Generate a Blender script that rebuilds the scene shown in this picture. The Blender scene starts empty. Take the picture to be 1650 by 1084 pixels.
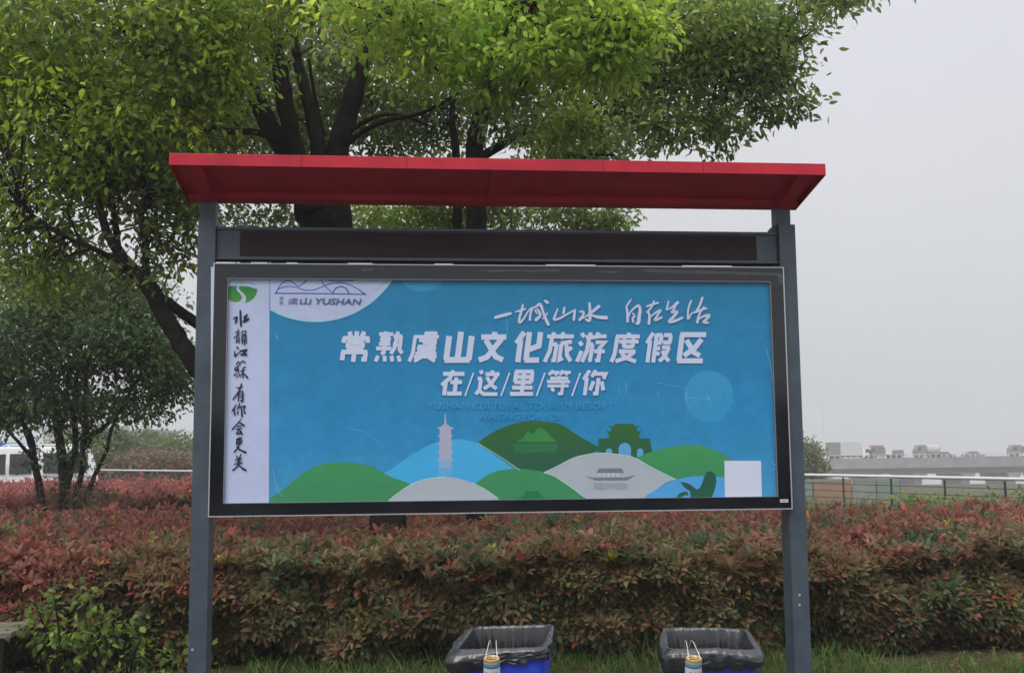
import bpy, bmesh, math, random
import numpy as np
from mathutils import Vector, Matrix, noise
random.seed(7); rng = np.random.default_rng(7)
C = bpy.context.scene.collection
sc = bpy.context.scene
R = math.radians

# ---------------------------------------------------------------- camera
F, PITCH, ROLL, EYE = 1715.0, 0.1098, -0.0087, 1.6
cp, sp = math.cos(PITCH), math.sin(PITCH)
cr, sr = math.cos(ROLL), math.sin(ROLL)
R0 = Vector((1, 0, 0)); FW = Vector((0, cp, sp)); UP = Vector((0, -sp, cp))
right = R0*cr + UP*sr
up = UP*cr - R0*sr
cam = bpy.data.objects.new('camera', bpy.data.cameras.new('camera')); C.objects.link(cam)
M = Matrix((right, up, -FW)).transposed().to_4x4(); M.translation = Vector((0, 0, EYE))
cam.matrix_world = M
cam.data.sensor_width = 36; cam.data.lens = 36*F/1650
cam.data.clip_start = 0.05; cam.data.clip_end = 5000
sc.camera = cam
sc.view_settings.view_transform = 'Standard'; sc.view_settings.look = 'None'
sc.view_settings.exposure = 0.2; sc.view_settings.gamma = 1

# ---------------------------------------------------------------- overcast sky
world = bpy.data.worlds.new('World'); sc.world = world; world.use_nodes = True
nt = world.node_tree; nt.nodes.clear()
out = nt.nodes.new('ShaderNodeOutputWorld'); bg = nt.nodes.new('ShaderNodeBackground')
bg.inputs['Strength'].default_value = 0.1
sky = nt.nodes.new('ShaderNodeTexSky'); sky.sky_type = 'NISHITA'; sky.sun_disc = False
sky.sun_elevation = R(50); sky.sun_rotation = R(150); sky.air_density = 2; sky.dust_density = 6
hsv = nt.nodes.new('ShaderNodeHueSaturation'); hsv.inputs['Saturation'].default_value = 0.15
geo = nt.nodes.new('ShaderNodeTexCoord'); sep = nt.nodes.new('ShaderNodeSeparateXYZ')
ramp = nt.nodes.new('ShaderNodeValToRGB'); e = ramp.color_ramp.elements
def lin(v):
    v = v/255.0
    return v/12.92 if v <= 0.04045 else ((v+0.055)/1.055)**2.4
def L3(r, g, b, k=1.0): return (lin(r)*k, lin(g)*k, lin(b)*k)
CL = [(0.0, L3(199, 204, 208)), (0.06, L3(203, 207, 210)), (0.2, L3(213, 215, 220)), (0.42, L3(222, 222, 231)), (0.62, (1.05, 1.05, 1.09)), (1.0, (1.95, 1.95, 2.0))]
for i, (p, c) in enumerate(CL):
    el = e[i] if i < 2 else e.new(p)
    el.position = p; el.color = (c[0]/2, c[1]/2, c[2]/2, 1)
sc10 = nt.nodes.new('ShaderNodeVectorMath'); sc10.operation = 'SCALE'; sc10.inputs['Scale'].default_value = 14.0
cn = nt.nodes.new('ShaderNodeTexNoise'); cn.inputs['Scale'].default_value = 2.4; cn.inputs['Detail'].default_value = 3
cmul = nt.nodes.new('ShaderNodeMapRange'); cmul.inputs['To Min'].default_value = 17.2; cmul.inputs['To Max'].default_value = 20.9
mix = nt.nodes.new('ShaderNodeMix'); mix.data_type = 'RGBA'; mix.inputs['Factor'].default_value = 0.93
K = nt.links.new
K(geo.outputs['Generated'], sep.inputs[0]); K(sep.outputs['Z'], ramp.inputs[0])
K(geo.outputs['Generated'], cn.inputs['Vector']); K(cn.outputs['Fac'], cmul.inputs['Value']); K(cmul.outputs[0], sc10.inputs['Scale'])
K(ramp.outputs[0], sc10.inputs[0]); K(sky.outputs[0], hsv.inputs['Color'])
K(hsv.outputs[0], mix.inputs['A']); K(sc10.outputs[0], mix.inputs['B'])
K(mix.outputs['Result'], bg.inputs['Color']); K(bg.outputs[0], out.inputs['Surface'])
sun = bpy.data.objects.new('sun', bpy.data.lights.new('sun', 'SUN')); C.objects.link(sun)
sun.data.energy = 1.5; sun.data.angle = R(35); sun.data.color = (1, 0.97, 0.92)
sun.rotation_euler = (R(40), 0, R(-30))

# ---------------------------------------------------------------- helpers
def W(px, py, Y):
    """world point at distance Y (metres north) seen towards a photo pixel"""
    x, y = px-825, py-542
    X = (cr*x+sr*y)/F; D = (-sr*x+cr*y)/F
    d = Vector((X, cp+D*sp, sp-D*cp)); return Vector((0, 0, EYE)) + d*(Y/d.y)
def horizon_scale(Y): return Y/F

def tag(o, label=None, cat=None, group=None, kind=None):
    if label: o['label'] = label
    if cat: o['category'] = cat
    if group: o['group'] = group
    if kind: o['kind'] = kind
    return o
def empty(name, loc=(0, 0, 0), rz=0, label=None, cat=None, group=None):
    o = bpy.data.objects.new(name, None); C.objects.link(o); o.empty_display_size = 0.2
    o.location = loc; o.rotation_euler = (0, 0, rz)
    return tag(o, label, cat, group)
def link(name, me, parent=None, mat=None):
    o = bpy.data.objects.new(name, me); C.objects.link(o)
    if parent: o.parent = parent
    if mat: me.materials.append(mat)
    return o
def copy_tree(o, parent=None):
    c = o.copy(); C.objects.link(c); c.parent = parent
    for ch in list(o.children): copy_tree(ch, c)
    return c

class MB:
    """collects shapes, builds ONE mesh object"""
    def __init__(s): s.bm = bmesh.new()
    def box(s, x0, x1, y0, y1, z0, z1, bev=0):
        m = Matrix.Translation(((x0+x1)/2, (y0+y1)/2, (z0+z1)/2)) @ Matrix.Diagonal((abs(x1-x0), abs(y1-y0), abs(z1-z0), 1))
        r = bmesh.ops.create_cube(s.bm, size=1, matrix=m)
        if bev:
            ed = list({ed for v in r['verts'] for ed in v.link_edges})
            bmesh.ops.bevel(s.bm, geom=ed, offset=bev, segments=2, affect='EDGES', profile=0.6)
        return s
    def tube(s, pts, rad, n=8, cap=True):
        pts = [Vector(p) for p in pts]
        rad = rad if isinstance(rad, (list, tuple)) else [rad]*len(pts)
        rings = []; ref = None
        for i, p in enumerate(pts):
            d = (pts[min(i+1, len(pts)-1)]-pts[max(i-1, 0)])
            if d.length < 1e-9: d = Vector((0, 0, 1))
            d.normalize()
            if ref is None:
                ref = d.orthogonal().normalized()
            a = (ref - d*ref.dot(d))
            a = a.normalized() if a.length > 1e-6 else d.orthogonal().normalized()
            ref = a; b = d.cross(a)
            rings.append([s.bm.verts.new(p+(a*math.cos(t)+b*math.sin(t))*rad[i]) for t in [2*math.pi*k/n for k in range(n)]])
        for q in range(len(rings)-1):
            for k in range(n):
                s.bm.faces.new((rings[q][k], rings[q][(k+1) % n], rings[q+1][(k+1) % n], rings[q+1][k]))
        if cap and n > 2:
            s.bm.faces.new(rings[0][::-1]); s.bm.faces.new(rings[-1])
        return s
    def prism(s, poly, axis, a, b):
        """polygon (2D) extruded along axis between a and b"""
        def P(u, v, w):
            return {'x': (w, u, v), 'y': (u, w, v), 'z': (u, v, w)}[axis]
        v0 = [s.bm.verts.new(P(u, v, a)) for u, v in poly]; v1 = [s.bm.verts.new(P(u, v, b)) for u, v in poly]
        n = len(poly)
        s.bm.faces.new(v0); s.bm.faces.new(v1[::-1])
        for i in range(n): s.bm.faces.new((v0[i], v1[i], v1[(i+1) % n], v0[(i+1) % n]))
        return s
    def quad(s, *p): s.bm.faces.new([s.bm.verts.new(q) for q in p]); return s
    def build(s, name, mat, parent=None, smooth=False, bevel=0):
        bmesh.ops.recalc_face_normals(s.bm, faces=s.bm.faces)
        me = bpy.data.meshes.new(name); s.bm.to_mesh(me); s.bm.free()
        if smooth:
            for p in me.polygons: p.use_smooth = True
        o = link(name, me, parent, mat)
        if bevel:
            md = o.modifiers.new('bevel', 'BEVEL'); md.width = bevel; md.segments = 2; md.limit_method = 'ANGLE'
        return o

def mat(name, col, rough=0.6, spec=0.5, metal=0.0, noise_amt=0.0, nscale=5.0, bump=0.0, bscale=40.0, col2=None, emit=None, trans=0):
    m = bpy.data.materials.new(name); m.use_nodes = True
    t = m.node_tree; p = t.nodes['Principled BSDF']
    p.inputs['Roughness'].default_value = rough; p.inputs['Specular IOR Level'].default_value = spec
    p.inputs['Metallic'].default_value = metal; p.inputs['Base Color'].default_value = (*col, 1)
    tc = t.nodes.new('ShaderNodeTexCoord')
    if noise_amt or col2:
        n = t.nodes.new('ShaderNodeTexNoise'); n.inputs['Scale'].default_value = nscale; n.inputs['Detail'].default_value = 6; n.inputs['Roughness'].default_value = 0.65
        t.links.new(tc.outputs['Object'], n.inputs['Vector'])
        cr_ = t.nodes.new('ShaderNodeValToRGB')
        c2 = col2 or tuple(c*(1-noise_amt) for c in col)
        cr_.color_ramp.elements[0].color = (*c2, 1); cr_.color_ramp.elements[1].color = (*col, 1)
        cr_.color_ramp.elements[0].position = 0.35; cr_.color_ramp.elements[1].position = 0.62
        t.links.new(n.outputs['Fac'], cr_.inputs[0]); t.links.new(cr_.outputs[0], p.inputs['Base Color'])
    if bump:
        n2 = t.nodes.new('ShaderNodeTexNoise'); n2.inputs['Scale'].default_value = bscale; n2.inputs['Detail'].default_value = 5
        t.links.new(tc.outputs['Object'], n2.inputs['Vector'])
        b = t.nodes.new('ShaderNodeBump'); b.inputs['Strength'].default_value = bump; b.inputs['Distance'].default_value = 0.02
        t.links.new(n2.outputs['Fac'], b.inputs['Height']); t.links.new(b.outputs[0], p.inputs['Normal'])
    return m

def leaf_mat(name, transl=0.45, rough=0.45):
    m = bpy.data.materials.new(name); m.use_nodes = True
    t = m.node_tree; t.nodes.clear()
    o = t.nodes.new('ShaderNodeOutputMaterial'); at = t.nodes.new('ShaderNodeAttribute'); at.attribute_name = 'leaf'
    p = t.nodes.new('ShaderNodeBsdfPrincipled'); p.inputs['Roughness'].default_value = rough; p.inputs['Specular IOR Level'].default_value = 0.22
    tr = t.nodes.new('ShaderNodeBsdfTranslucent'); mx = t.nodes.new('ShaderNodeMixShader'); mx.inputs[0].default_value = transl
    g = t.nodes.new('ShaderNodeGamma'); g.inputs['Gamma'].default_value = 0.8
    t.links.new(at.outputs['Color'], p.inputs['Base Color']); t.links.new(at.outputs['Color'], g.inputs[0]); t.links.new(g.outputs[0], tr.inputs['Color'])
    t.links.new(p.outputs[0], mx.inputs[1]); t.links.new(tr.outputs[0], mx.inputs[2]); t.links.new(mx.outputs[0], o.inputs[0])
    return m
M_leaf = leaf_mat('tree leaf', 0.6, 0.5)
M_hleaf = leaf_mat('hedge leaf', 0.35, 0.5)
M_bark = mat('bark', (0.026, 0.023, 0.021), 0.95, 0.1, col2=(0.009, 0.008, 0.008), nscale=9, bump=0.6, bscale=30)
M_core = mat('inner twigs', (0.02, 0.016, 0.012), 1.0, 0.0, col2=(0.008, 0.007, 0.005), nscale=30)

def unit(a): return a/np.maximum(np.linalg.norm(a, axis=1, keepdims=True), 1e-9)
def leaf_mesh(name, P, D, N, Ln, Wd, col, mt, parent=None, bend=0.12):
    """one mesh of many small six-cornered leaves"""
    n = len(P); D = unit(D); S = unit(np.cross(D, N)); N = unit(np.cross(S, D))
    Ln = Ln[:, None]; Wd = Wd[:, None]
    V = np.empty((n, 6, 3))
    V[:, 0] = P
    a = P+D*Ln*0.33 + N*Ln*bend*0.5; b = P+D*Ln*0.7 + N*Ln*bend*0.35
    V[:, 1] = a+S*Wd*0.5; V[:, 2] = a-S*Wd*0.5
    V[:, 3] = b+S*Wd*0.38; V[:, 4] = b-S*Wd*0.38
    V[:, 5] = P+D*Ln - N*Ln*bend
    V = V.reshape(-1, 3)
    base = (np.arange(n)*6)[:, None]
    loops = (base + np.array([[0, 2, 1, 1, 2, 4, 3, 3, 4, 5]])).ravel()
    me = bpy.data.meshes.new(name)
    me.vertices.add(n*6); me.vertices.foreach_set('co', V.astype(np.float32).ravel())
    me.loops.add(len(loops)); me.loops.foreach_set('vertex_index', loops.astype(np.int32))
    tot = np.tile([3, 4, 3], n); st = np.concatenate([[0], np.cumsum(tot)[:-1]])
    me.polygons.add(n*3); me.polygons.foreach_set('loop_start', st.astype(np.int32)); me.polygons.foreach_set('loop_total', tot.astype(np.int32))
    me.update(calc_edges=True)
    ca = me.color_attributes.new('leaf', 'FLOAT_COLOR', 'POINT')
    cc = np.ones((n, 6, 4)); cc[:, :, :3] = np.clip(col, 0.002, 1)[:, None, :]
    ca.data.foreach_set('color', cc.astype(np.float32).ravel())
    return link(name, me, parent, mt)

def palette(cols, n, w=None):
    cols = np.array(cols); i = rng.choice(len(cols), n, p=w)
    return cols[i]

# ---------------------------------------------------------------- the ground
def gz(x, y):
    """terrain height: level promenade, bank down to the river"""
    e0 = 30.0 + max(0.0, -x-2)*0.9 - max(0.0, x-6)*0.3
    def st(a, b): t = min(1.0, max(0.0, (y-a)/(b-a))); return t*t*(3-2*t)
    z = -2.1*st(e0, e0+26) - 4.8*st(115, 175)
    return z
bm = bmesh.new()
xs = [-600, -300, -150]+list(range(-100, 101, 5))+[150, 300, 600]
ys = [-80, -40, -20]+list(range(-10, 150, 4))+[170, 200, 240, 300, 400, 600]
gv = [[bm.verts.new((x, y, gz(x, y)+(0.04*noise.noise(Vector((x*.3, y*.3, 0))) if y > 6 else 0))) for x in xs] for y in ys]
for j in range(len(ys)-1):
    for i in range(len(xs)-1): bm.faces.new((gv[j][i], gv[j][i+1], gv[j+1][i+1], gv[j+1][i]))
me = bpy.data.meshes.new('ground'); bm.to_mesh(me); bm.free()
M_soil = mat('soil and turf', (0.10, 0.10, 0.045), 0.95, 0.1, col2=(0.055, 0.042, 0.028), nscale=0.9, bump=0.5, bscale=8)
g = link('ground', me, None, M_soil); tag(g, 'brown soil with thin grass under the hedges and down the river bank', 'ground', kind='structure')
for p in me.polygons: p.use_smooth = True
M_pave = mat('paving', (0.085, 0.085, 0.082), 0.85, 0.3, noise_amt=0.35, nscale=3, bump=0.2)
tag(MB().box(-30, 30, -30, 6.2, -0.06, 0.012).build('pavement', M_pave), 'grey pavement in front of the noticeboard', 'pavement', kind='structure')
tag(MB().box(-60, -9.5, 30.0, 44, -0.3, 0.02).build('parking_lot', M_pave), 'asphalt parking lot behind the red hedge', 'parking lot', kind='structure').location.z = 0
M_water = mat('river water', (0.20, 0.21, 0.20), 0.12, 0.5, bump=0.15, bscale=0.6)
tag(MB().quad((-590, 236, -6.6), (590, 236, -6.6), (590, 595, -6.6), (-590, 595, -6.6)).build('river', M_water), 'pale river beyond the road bridge', 'river', kind='structure')

# ---------------------------------------------------------------- noticeboard frame of reference
BX, BY, BYAW = -0.0331, 5.9, 0.0907
bc, bs = math.cos(BYAW), math.sin(BYAW)
def BP(px, py, v=0.02):
    """(u, z) on the board's own plane at local depth v of the mark seen at a photo pixel"""
    d = W(px, py, 1.0) - Vector((0, 0, EYE))
    o = Vector((0-BX, 0-BY, EYE)); ox, oy = o.x*bc+o.y*bs, -o.x*bs+o.y*bc
    dx, dy = d.x*bc+d.y*bs, -d.x*bs+d.y*bc
    t = (v-oy)/dy; return (ox+dx*t, EYE+d.z*t)

board = empty('noticeboard', (BX, BY, 0), BYAW, 'large grey outdoor noticeboard with a red canopy roof and a blue tourism poster behind glass', 'noticeboard')
M_steel = mat('grey painted steel', (0.062, 0.084, 0.112), 0.42, 0.5, noise_amt=0.30, nscale=7, bump=0.05, bscale=60)
M_red = mat('red painted steel', (0.52, 0.020, 0.042), 0.40, 0.30, noise_amt=0.26, nscale=4.5, bump=0.06, bscale=25)
M_blackg = mat('black glass border', (0.010, 0.011, 0.016), 0.07, 0.6, noise_amt=0.2, nscale=20)
M_silver = mat('silver trim', (0.62, 0.63, 0.65), 0.35, 0.5, metal=0.6)
M_dark = mat('dark recess', (0.012, 0.012, 0.014), 0.7)
# posts: inner upright with a wider sleeve below it
for s in (-1, 1):
    a, b = (-1.694, -1.598) if s < 0 else (1.586, 1.684)
    p = MB().box(a, b, 0.0, 0.14, -0.25, 2.905, 0.004).build('post', M_steel, board)
    i0, i1 = (-1.693, -1.612) if s < 0 else (1.584, 1.668)
    if s < 0: i0, i1 = -1.690, -1.606
    MB().box(i0, i1, 0.028, 0.118, 2.9055, 3.045, 0.003).build('post_neck', M_steel, p)
    MB().box(a-0.06, b+0.06, -0.06, 0.2, 0.02, 0.032, 0.002).build('base_plate', M_steel, p)
    M_chip = M_silver
    for (px, py) in ([(1288, 958), (1288, 974)] if s > 0 else [(310, 1046)]):
        u, z = BP(px, py, 0.0)
        MB().tube([(u, 0.001, z), (u, -0.004, z)], 0.007, 10).build('bolt', M_chip, p)
MB().prism([(1.556, 2.866), (1.556, 2.885), (1.572, 2.905), (1.5835, 2.905), (1.5835, 2.866)], 'y', 0.04, 0.11).build('corner_bracket', M_steel, board)
# roof
rl = BP(272, 265, -0.36); rr_ = BP(1331, 283, -0.36)
RL, RR, RZ = rl[0], rr_[0], (rl[1]+rr_[1])/2
q0 = BP(301, 328, 0.12); q1 = BP(1277, 338, 0.12)
RZB = (q0[1]+q1[1])/2
slope = (RZ-RZB)/0.48
def rz(v): return RZB + (0.12-v)*slope
def slab(mb, u0, u1, v0, v1, dz0, dz1):
    P = []
    for (v) in (v0, v1):
        for dz in (dz0, dz1):
            for u in (u0, u1): P.append(mb.bm.verts.new((u, v, rz(v)+dz)))
    a = P
    for f in ((0, 1, 3, 2), (4, 6, 7, 5), (0, 4, 5, 1), (2, 3, 7, 6), (0, 2, 6, 4), (1, 5, 7, 3)): mb.bm.faces.new([a[i] for i in f])
    return mb
roof = slab(MB(), RL+0.006, RR-0.006, -0.352, 0.112, 0.028, 0.060).build('roof', M_red, board)
slab(MB(), RL, RR, -0.360, -0.3525, 0.0, 0.064).build('fascia', M_red, roof, bevel=0.002)
slab(MB(), RL, RR, 0.1125, 0.120, 0.0, 0.064).build('fascia', M_red, roof)
for (a, b) in ((RL, RL+0.0055), (RR-0.0055, RR)): slab(MB(), a, b, -0.352, 0.112, 0.0, 0.064).build('edge_strip', M_red, roof)
slab(MB(), RL+0.02, RR-0.02, 0.03, 0.10, -0.006, 0.0275).build('rear_beam', M_red, roof)
for (u) in (-1.648, -0.06, 1.626):
    w = 0.036
    m = MB(); P = [(-0.30, 0.0), (0.0295, -0.035 if abs(u) > 1 else -0.012), (0.0295, 0.027), (-0.34, 0.027)]
    m.prism([(v, rz(v)+d) for v, d in P], 'x', u-w, u+w); m.build('bracket', M_red, roof)
for u in (-1.1, -.55, .5, 1.05): slab(MB(), u-.0015, u+.0015, -.3615, -.3601, .004, .060).build('sheet_joint', M_dark, roof)
for k in range(12):
    u = -1.62+k*.285; m = MB(); z = rz(-.28)+.0275; m.tube([(u, -.28, z+.002), (u, -.28, z-.004)], .007, 8); m.build('screw', M_steel, roof)
# led strip box
zl0, zl1 = 2.678, 2.862
led = MB().box(-1.597, 1.583, 0.03, 0.125, zl0, zl1, 0.003).build('led_display_box', M_steel, board)
M_led = bpy.data.materials.new('led matrix'); M_led.use_nodes = True
t = M_led.node_tree; p = t.nodes['Principled BSDF']; p.inputs['Roughness'].default_value = 0.75; p.inputs['Specular IOR Level'].default_value = 0.15
tc = t.nodes.new('ShaderNodeTexCoord'); vor = t.nodes.new('ShaderNodeTexVoronoi'); vor.inputs['Scale'].default_value = 100; vor.inputs['Randomness'].default_value = 0.0
nz = t.nodes.new('ShaderNodeTexNoise'); nz.inputs['Scale'].default_value = 3.0; nz.inputs['Detail'].default_value = 2
cr1 = t.nodes.new('ShaderNodeValToRGB'); cr1.color_ramp.elements[0].color = (0.10, 0.062, 0.056, 1); cr1.color_ramp.elements[1].color = (0.045, 0.032, 0.034, 1); cr1.color_ramp.elements[0].position = 0.2; cr1.color_ramp.elements[1].position = 0.5
mx = t.nodes.new('ShaderNodeMix'); mx.data_type = 'RGBA'; mx.blend_type = 'MULTIPLY'; mx.inputs['Factor'].default_value = 0.5
t.links.new(tc.outputs['Object'], vor.inputs['Vector']); t.links.new(vor.outputs['Distance'], cr1.inputs[0]); t.links.new(tc.outputs['Object'], nz.inputs['Vector'])
t.links.new(cr1.outputs[0], mx.inputs['A']); t.links.new(nz.outputs['Fac'], mx.inputs['B']); t.links.new(mx.outputs['Result'], p.inputs['Base Color'])
MB().box(-1.470, 1.458, 0.024, 0.0296, 2.700, 2.838).build('led_matrix_panel', M_led, led)
MB().box(-1.597, 1.583, 0.018, 0.0296, 2.8455, 2.8615, 0.001).build('top_lip', M_steel, led)
MB().box(-1.597, 1.583, 0.018, 0.0296, 2.6785, 2.6925, 0.001).build('bottom_lip', M_steel, led)
# seam gaps between the light box and the strip above it
MB().box(-1.56, 1.56, 0.05, 0.10, 2.6555, 2.6775).build('spacer_rail', M_dark, board)
# light box with a glass door in front of the posts
DV = -0.030
tl, tr_, br_, bl_ = BP(342, 423, DV), BP(1265, 431, DV), BP(1275, 818, DV), BP(337, 835, DV)
DL, DR = (tl[0]+bl_[0])/2, (tr_[0]+br_[0])/2
DB, DT = (bl_[1]+br_[1])/2, (tl[1]+tr_[1])/2
a, b, c_, d_ = BP(362, 449, -0.02), BP(1243, 453, -0.02), BP(1251, 797, -0.02), BP(365, 814, -0.02)
OL, OR_ = (a[0]+d_[0])/2, (b[0]+c_[0])/2; OB, OT = (c_[1]+d_[1])/2, (a[1]+b[1])/2
case = MB().box(-1.5975, 1.5855, 0.0, 0.139, DB+0.012, DT-0.004).build('light_box_case', M_steel, board)
T = 0.006
m = MB(); v0, v1 = -0.0285, -0.003
m.box(DL+T, OL, v0, v1, DB+T, DT-T); m.box(OR_, DR-T, v0, v1, DB+T, DT-T)
m.box(OL, OR_, v0, v1, DB+T, OB); m.box(OL, OR_, v0, v1, OT, DT-T)
door = m.build('glass_door_border', M_blackg, board)
m = MB(); v0 = -0.031
m.box(DL, DL+T-0.0003, v0, v1, DB, DT); m.box(DR-T+0.0003, DR, v0, v1, DB, DT)
m.box(DL+T, DR-T, v0, v1, DB, DB+T-0.0003); m.box(DL+T, DR-T, v0, v1, DT-T*0.7, DT)
m.build('door_trim', M_silver, door)
m = MB(); tt = 0.004
m.box(OL, OL+tt, -0.0295, v1, OB, OT); m.box(OR_-tt, OR_, -0.0295, v1, OB, OT); m.box(OL+tt, OR_-tt, -0.0295, v1, OT-tt, OT); m.box(OL+tt, OR_-tt, -0.0295, v1, OB, OB+tt*0.6)
m.build('inner_trim', mat('dull aluminium', (0.22, 0.23, 0.25), 0.45, 0.5, metal=0.3), door)
u, z = BP(1263.5, 806.5, DV)
st = MB().box(u-0.023, u+0.023, -0.0305, -0.0287, z-0.0085, z+0.0085).build('sticker', mat('white sticker', (0.6, 0.6, 0.6), 0.5), door)
MB().box(u-0.016, u+0.016, -0.0310, -0.0307, z-0.0025, z+0.0025).build('printed_line', mat('grey print', (0.22, 0.22, 0.24), 0.5), st)
m = MB()  # short white pieces added along the top of the door trim
for a_, b_ in ((348, 378), (381, 386), (404, 431), (434, 436), (461, 479), (560, 600), (700, 730), (880, 960), (1100, 1180)):
    u0_, z_ = BP(a_, 423, DV); u1_, _ = BP(b_, 423, DV); m.box(u0_, u1_, -0.022, -0.008, DT+0.0003, DT+0.007)
tag(m.build('white_specks', mat('speck white', (.7, .7, .7), .6), door), kind='stuff')
# dust smears on the top border
M_dust = mat('dry water marks', (0.11, 0.11, 0.125), 0.6, 0.3, noise_amt=0.5, nscale=14)
m = MB()
for (pts) in ([(1030, 433), (1262, 440), (1262, 455), (1256, 458), (1252, 444), (1150, 441), (1090, 440), (1040, 438)], [(580, 433), (602, 432), (604, 434), (585, 437)], [(610, 433), (622, 433), (618, 435)],
              [(770, 435), (905, 434), (900, 437), (860, 439), (840, 437), (790, 438)], [(950, 437), (1010, 436), (985, 440)]):
    vs = []
    for px, py in pts:
        u, z = BP(px, py, DV); vs.append(m.bm.verts.new((u, -0.0287, z)))
    m.bm.faces.new(vs)
tag(m.build('water_marks', M_dust, door), kind='stuff')
# glass
M_glass = bpy.data.materials.new('door glass'); M_glass.use_nodes = True
t = M_glass.node_tree; t.nodes.clear(); o = t.nodes.new('ShaderNodeOutputMaterial')
tb = t.nodes.new('ShaderNodeBsdfTransparent'); gb = t.nodes.new('ShaderNodeBsdfGlossy'); gb.inputs['Roughness'].default_value = 0.03
lw = t.nodes.new('ShaderNodeLayerWeight'); lw.inputs['Blend'].default_value = 0.5
pw = t.nodes.new('ShaderNodeMath'); pw.operation = 'POWER'; pw.inputs[1].default_value = 5; t.links.new(lw.outputs['Facing'], pw.inputs[0])
fr = t.nodes.new('ShaderNodeMath'); fr.operation = 'MULTIPLY_ADD'; fr.inputs[1].default_value = 0.93; fr.inputs[2].default_value = 0.02; t.links.new(pw.outputs[0], fr.inputs[0])
mm = t.nodes.new('ShaderNodeMixShader')
tb.inputs['Color'].default_value = (0.95, 0.965, 0.96, 1)
t.links.new(fr.outputs[0], mm.inputs[0]); t.links.new(tb.outputs[0], mm.inputs[1]); t.links.new(gb.outputs[0], mm.inputs[2]); t.links.new(mm.outputs[0], o.inputs[0])
MB().quad((OL+tt, -0.0245, OB+tt), (OR_-tt, -0.0245, OB+tt), (OR_-tt, -0.0245, OT-tt), (OL+tt, -0.0245, OT-tt)).build('glass_pane', M_glass, door)

# ---------------------------------------------------------------- poster
PV = -0.006
PK = 1.0
INKK = 1.28
def paint(rgb):
    c = [max(.006, (q-.014)/.70) for q in L3(*rgb)]; m_ = max(1, max(c)/.93); return tuple(q/m_ for q in c)   # printed colour
def ink(name, rgb, k=PK, rough=0.55, mottled=0.10, rgb2=None, grad=None):
    k = k*INKK; c = paint(rgb); m = bpy.data.materials.new('print '+name); m.use_nodes = True
    t = m.node_tree; p = t.nodes['Principled BSDF']; p.inputs['Roughness'].default_value = rough; p.inputs['Specular IOR Level'].default_value = 0.25
    tc = t.nodes.new('ShaderNodeTexCoord'); n = t.nodes.new('ShaderNodeTexNoise'); n.inputs['Scale'].default_value = 7; n.inputs['Detail'].default_value = 9; n.inputs['Roughness'].default_value = 0.85
    r = t.nodes.new('ShaderNodeMapRange'); r.inputs['From Min'].default_value = 0.3; r.inputs['From Max'].default_value = 0.7; r.inputs['To Min'].default_value = 1-mottled; r.inputs['To Max'].default_value = 1+mottled
    v = t.nodes.new('ShaderNodeVectorMath'); v.operation = 'SCALE'
    t.links.new(tc.outputs['Object'], n.inputs['Vector']); t.links.new(n.outputs['Fac'], r.inputs['Value']); t.links.new(r.outputs[0], v.inputs['Scale'])
    v.inputs[0].default_value = c
    if grad:
        s_ = t.nodes.new('ShaderNodeSeparateXYZ'); t.links.new(tc.outputs['Object'], s_.inputs[0])
        rp = t.nodes.new('ShaderNodeValToRGB'); mr = t.nodes.new('ShaderNodeMapRange')
        mr.inputs['From Min'].default_value = OB; mr.inputs['From Max'].default_value = OT
        t.links.new(s_.outputs['Z'], mr.inputs['Value']); t.links.new(mr.outputs[0], rp.inputs[0])
        for i, (q, cc) in enumerate(grad):
            el = rp.color_ramp.elements[i] if i < 2 else rp.color_ramp.elements.new(q)
            el.position = q; el.color = (*paint(cc), 1)
        t.links.new(rp.outputs[0], v.inputs[0])
    t.links.new(v.outputs[0], p.inputs['Base Color']); return m
LAY = [0]
def lay(): LAY[0] += 1; return PV - 0.000015*LAY[0]
def smooth_poly(pts, n=4):
    out = []; N = len(pts)
    for i in range(N-1):
        p0, p1, p2, p3 = [np.array(pts[max(0, min(N-1, k))], float) for k in (i-1, i, i+1, i+2)]
        for j in range(n):
            q = j/n
            out.append(tuple(0.5*((2*p1)+(-p0+p2)*q+(2*p0-5*p1+4*p2-p3)*q*q+(-p0+3*p1-3*p2+p3)*q**3)))
    out.append(tuple(pts[-1])); return out
def shape(bm, pts, v=None):
    v = lay() if v is None else v
    vs = []
    for px, py in pts:
        u, z = BP(px, py, PV); vs.append(bm.verts.new((u, v, z)))
    f = bm.faces.new(vs); f.normal_update(); bmesh.ops.triangulate(bm, faces=[f])
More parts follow.
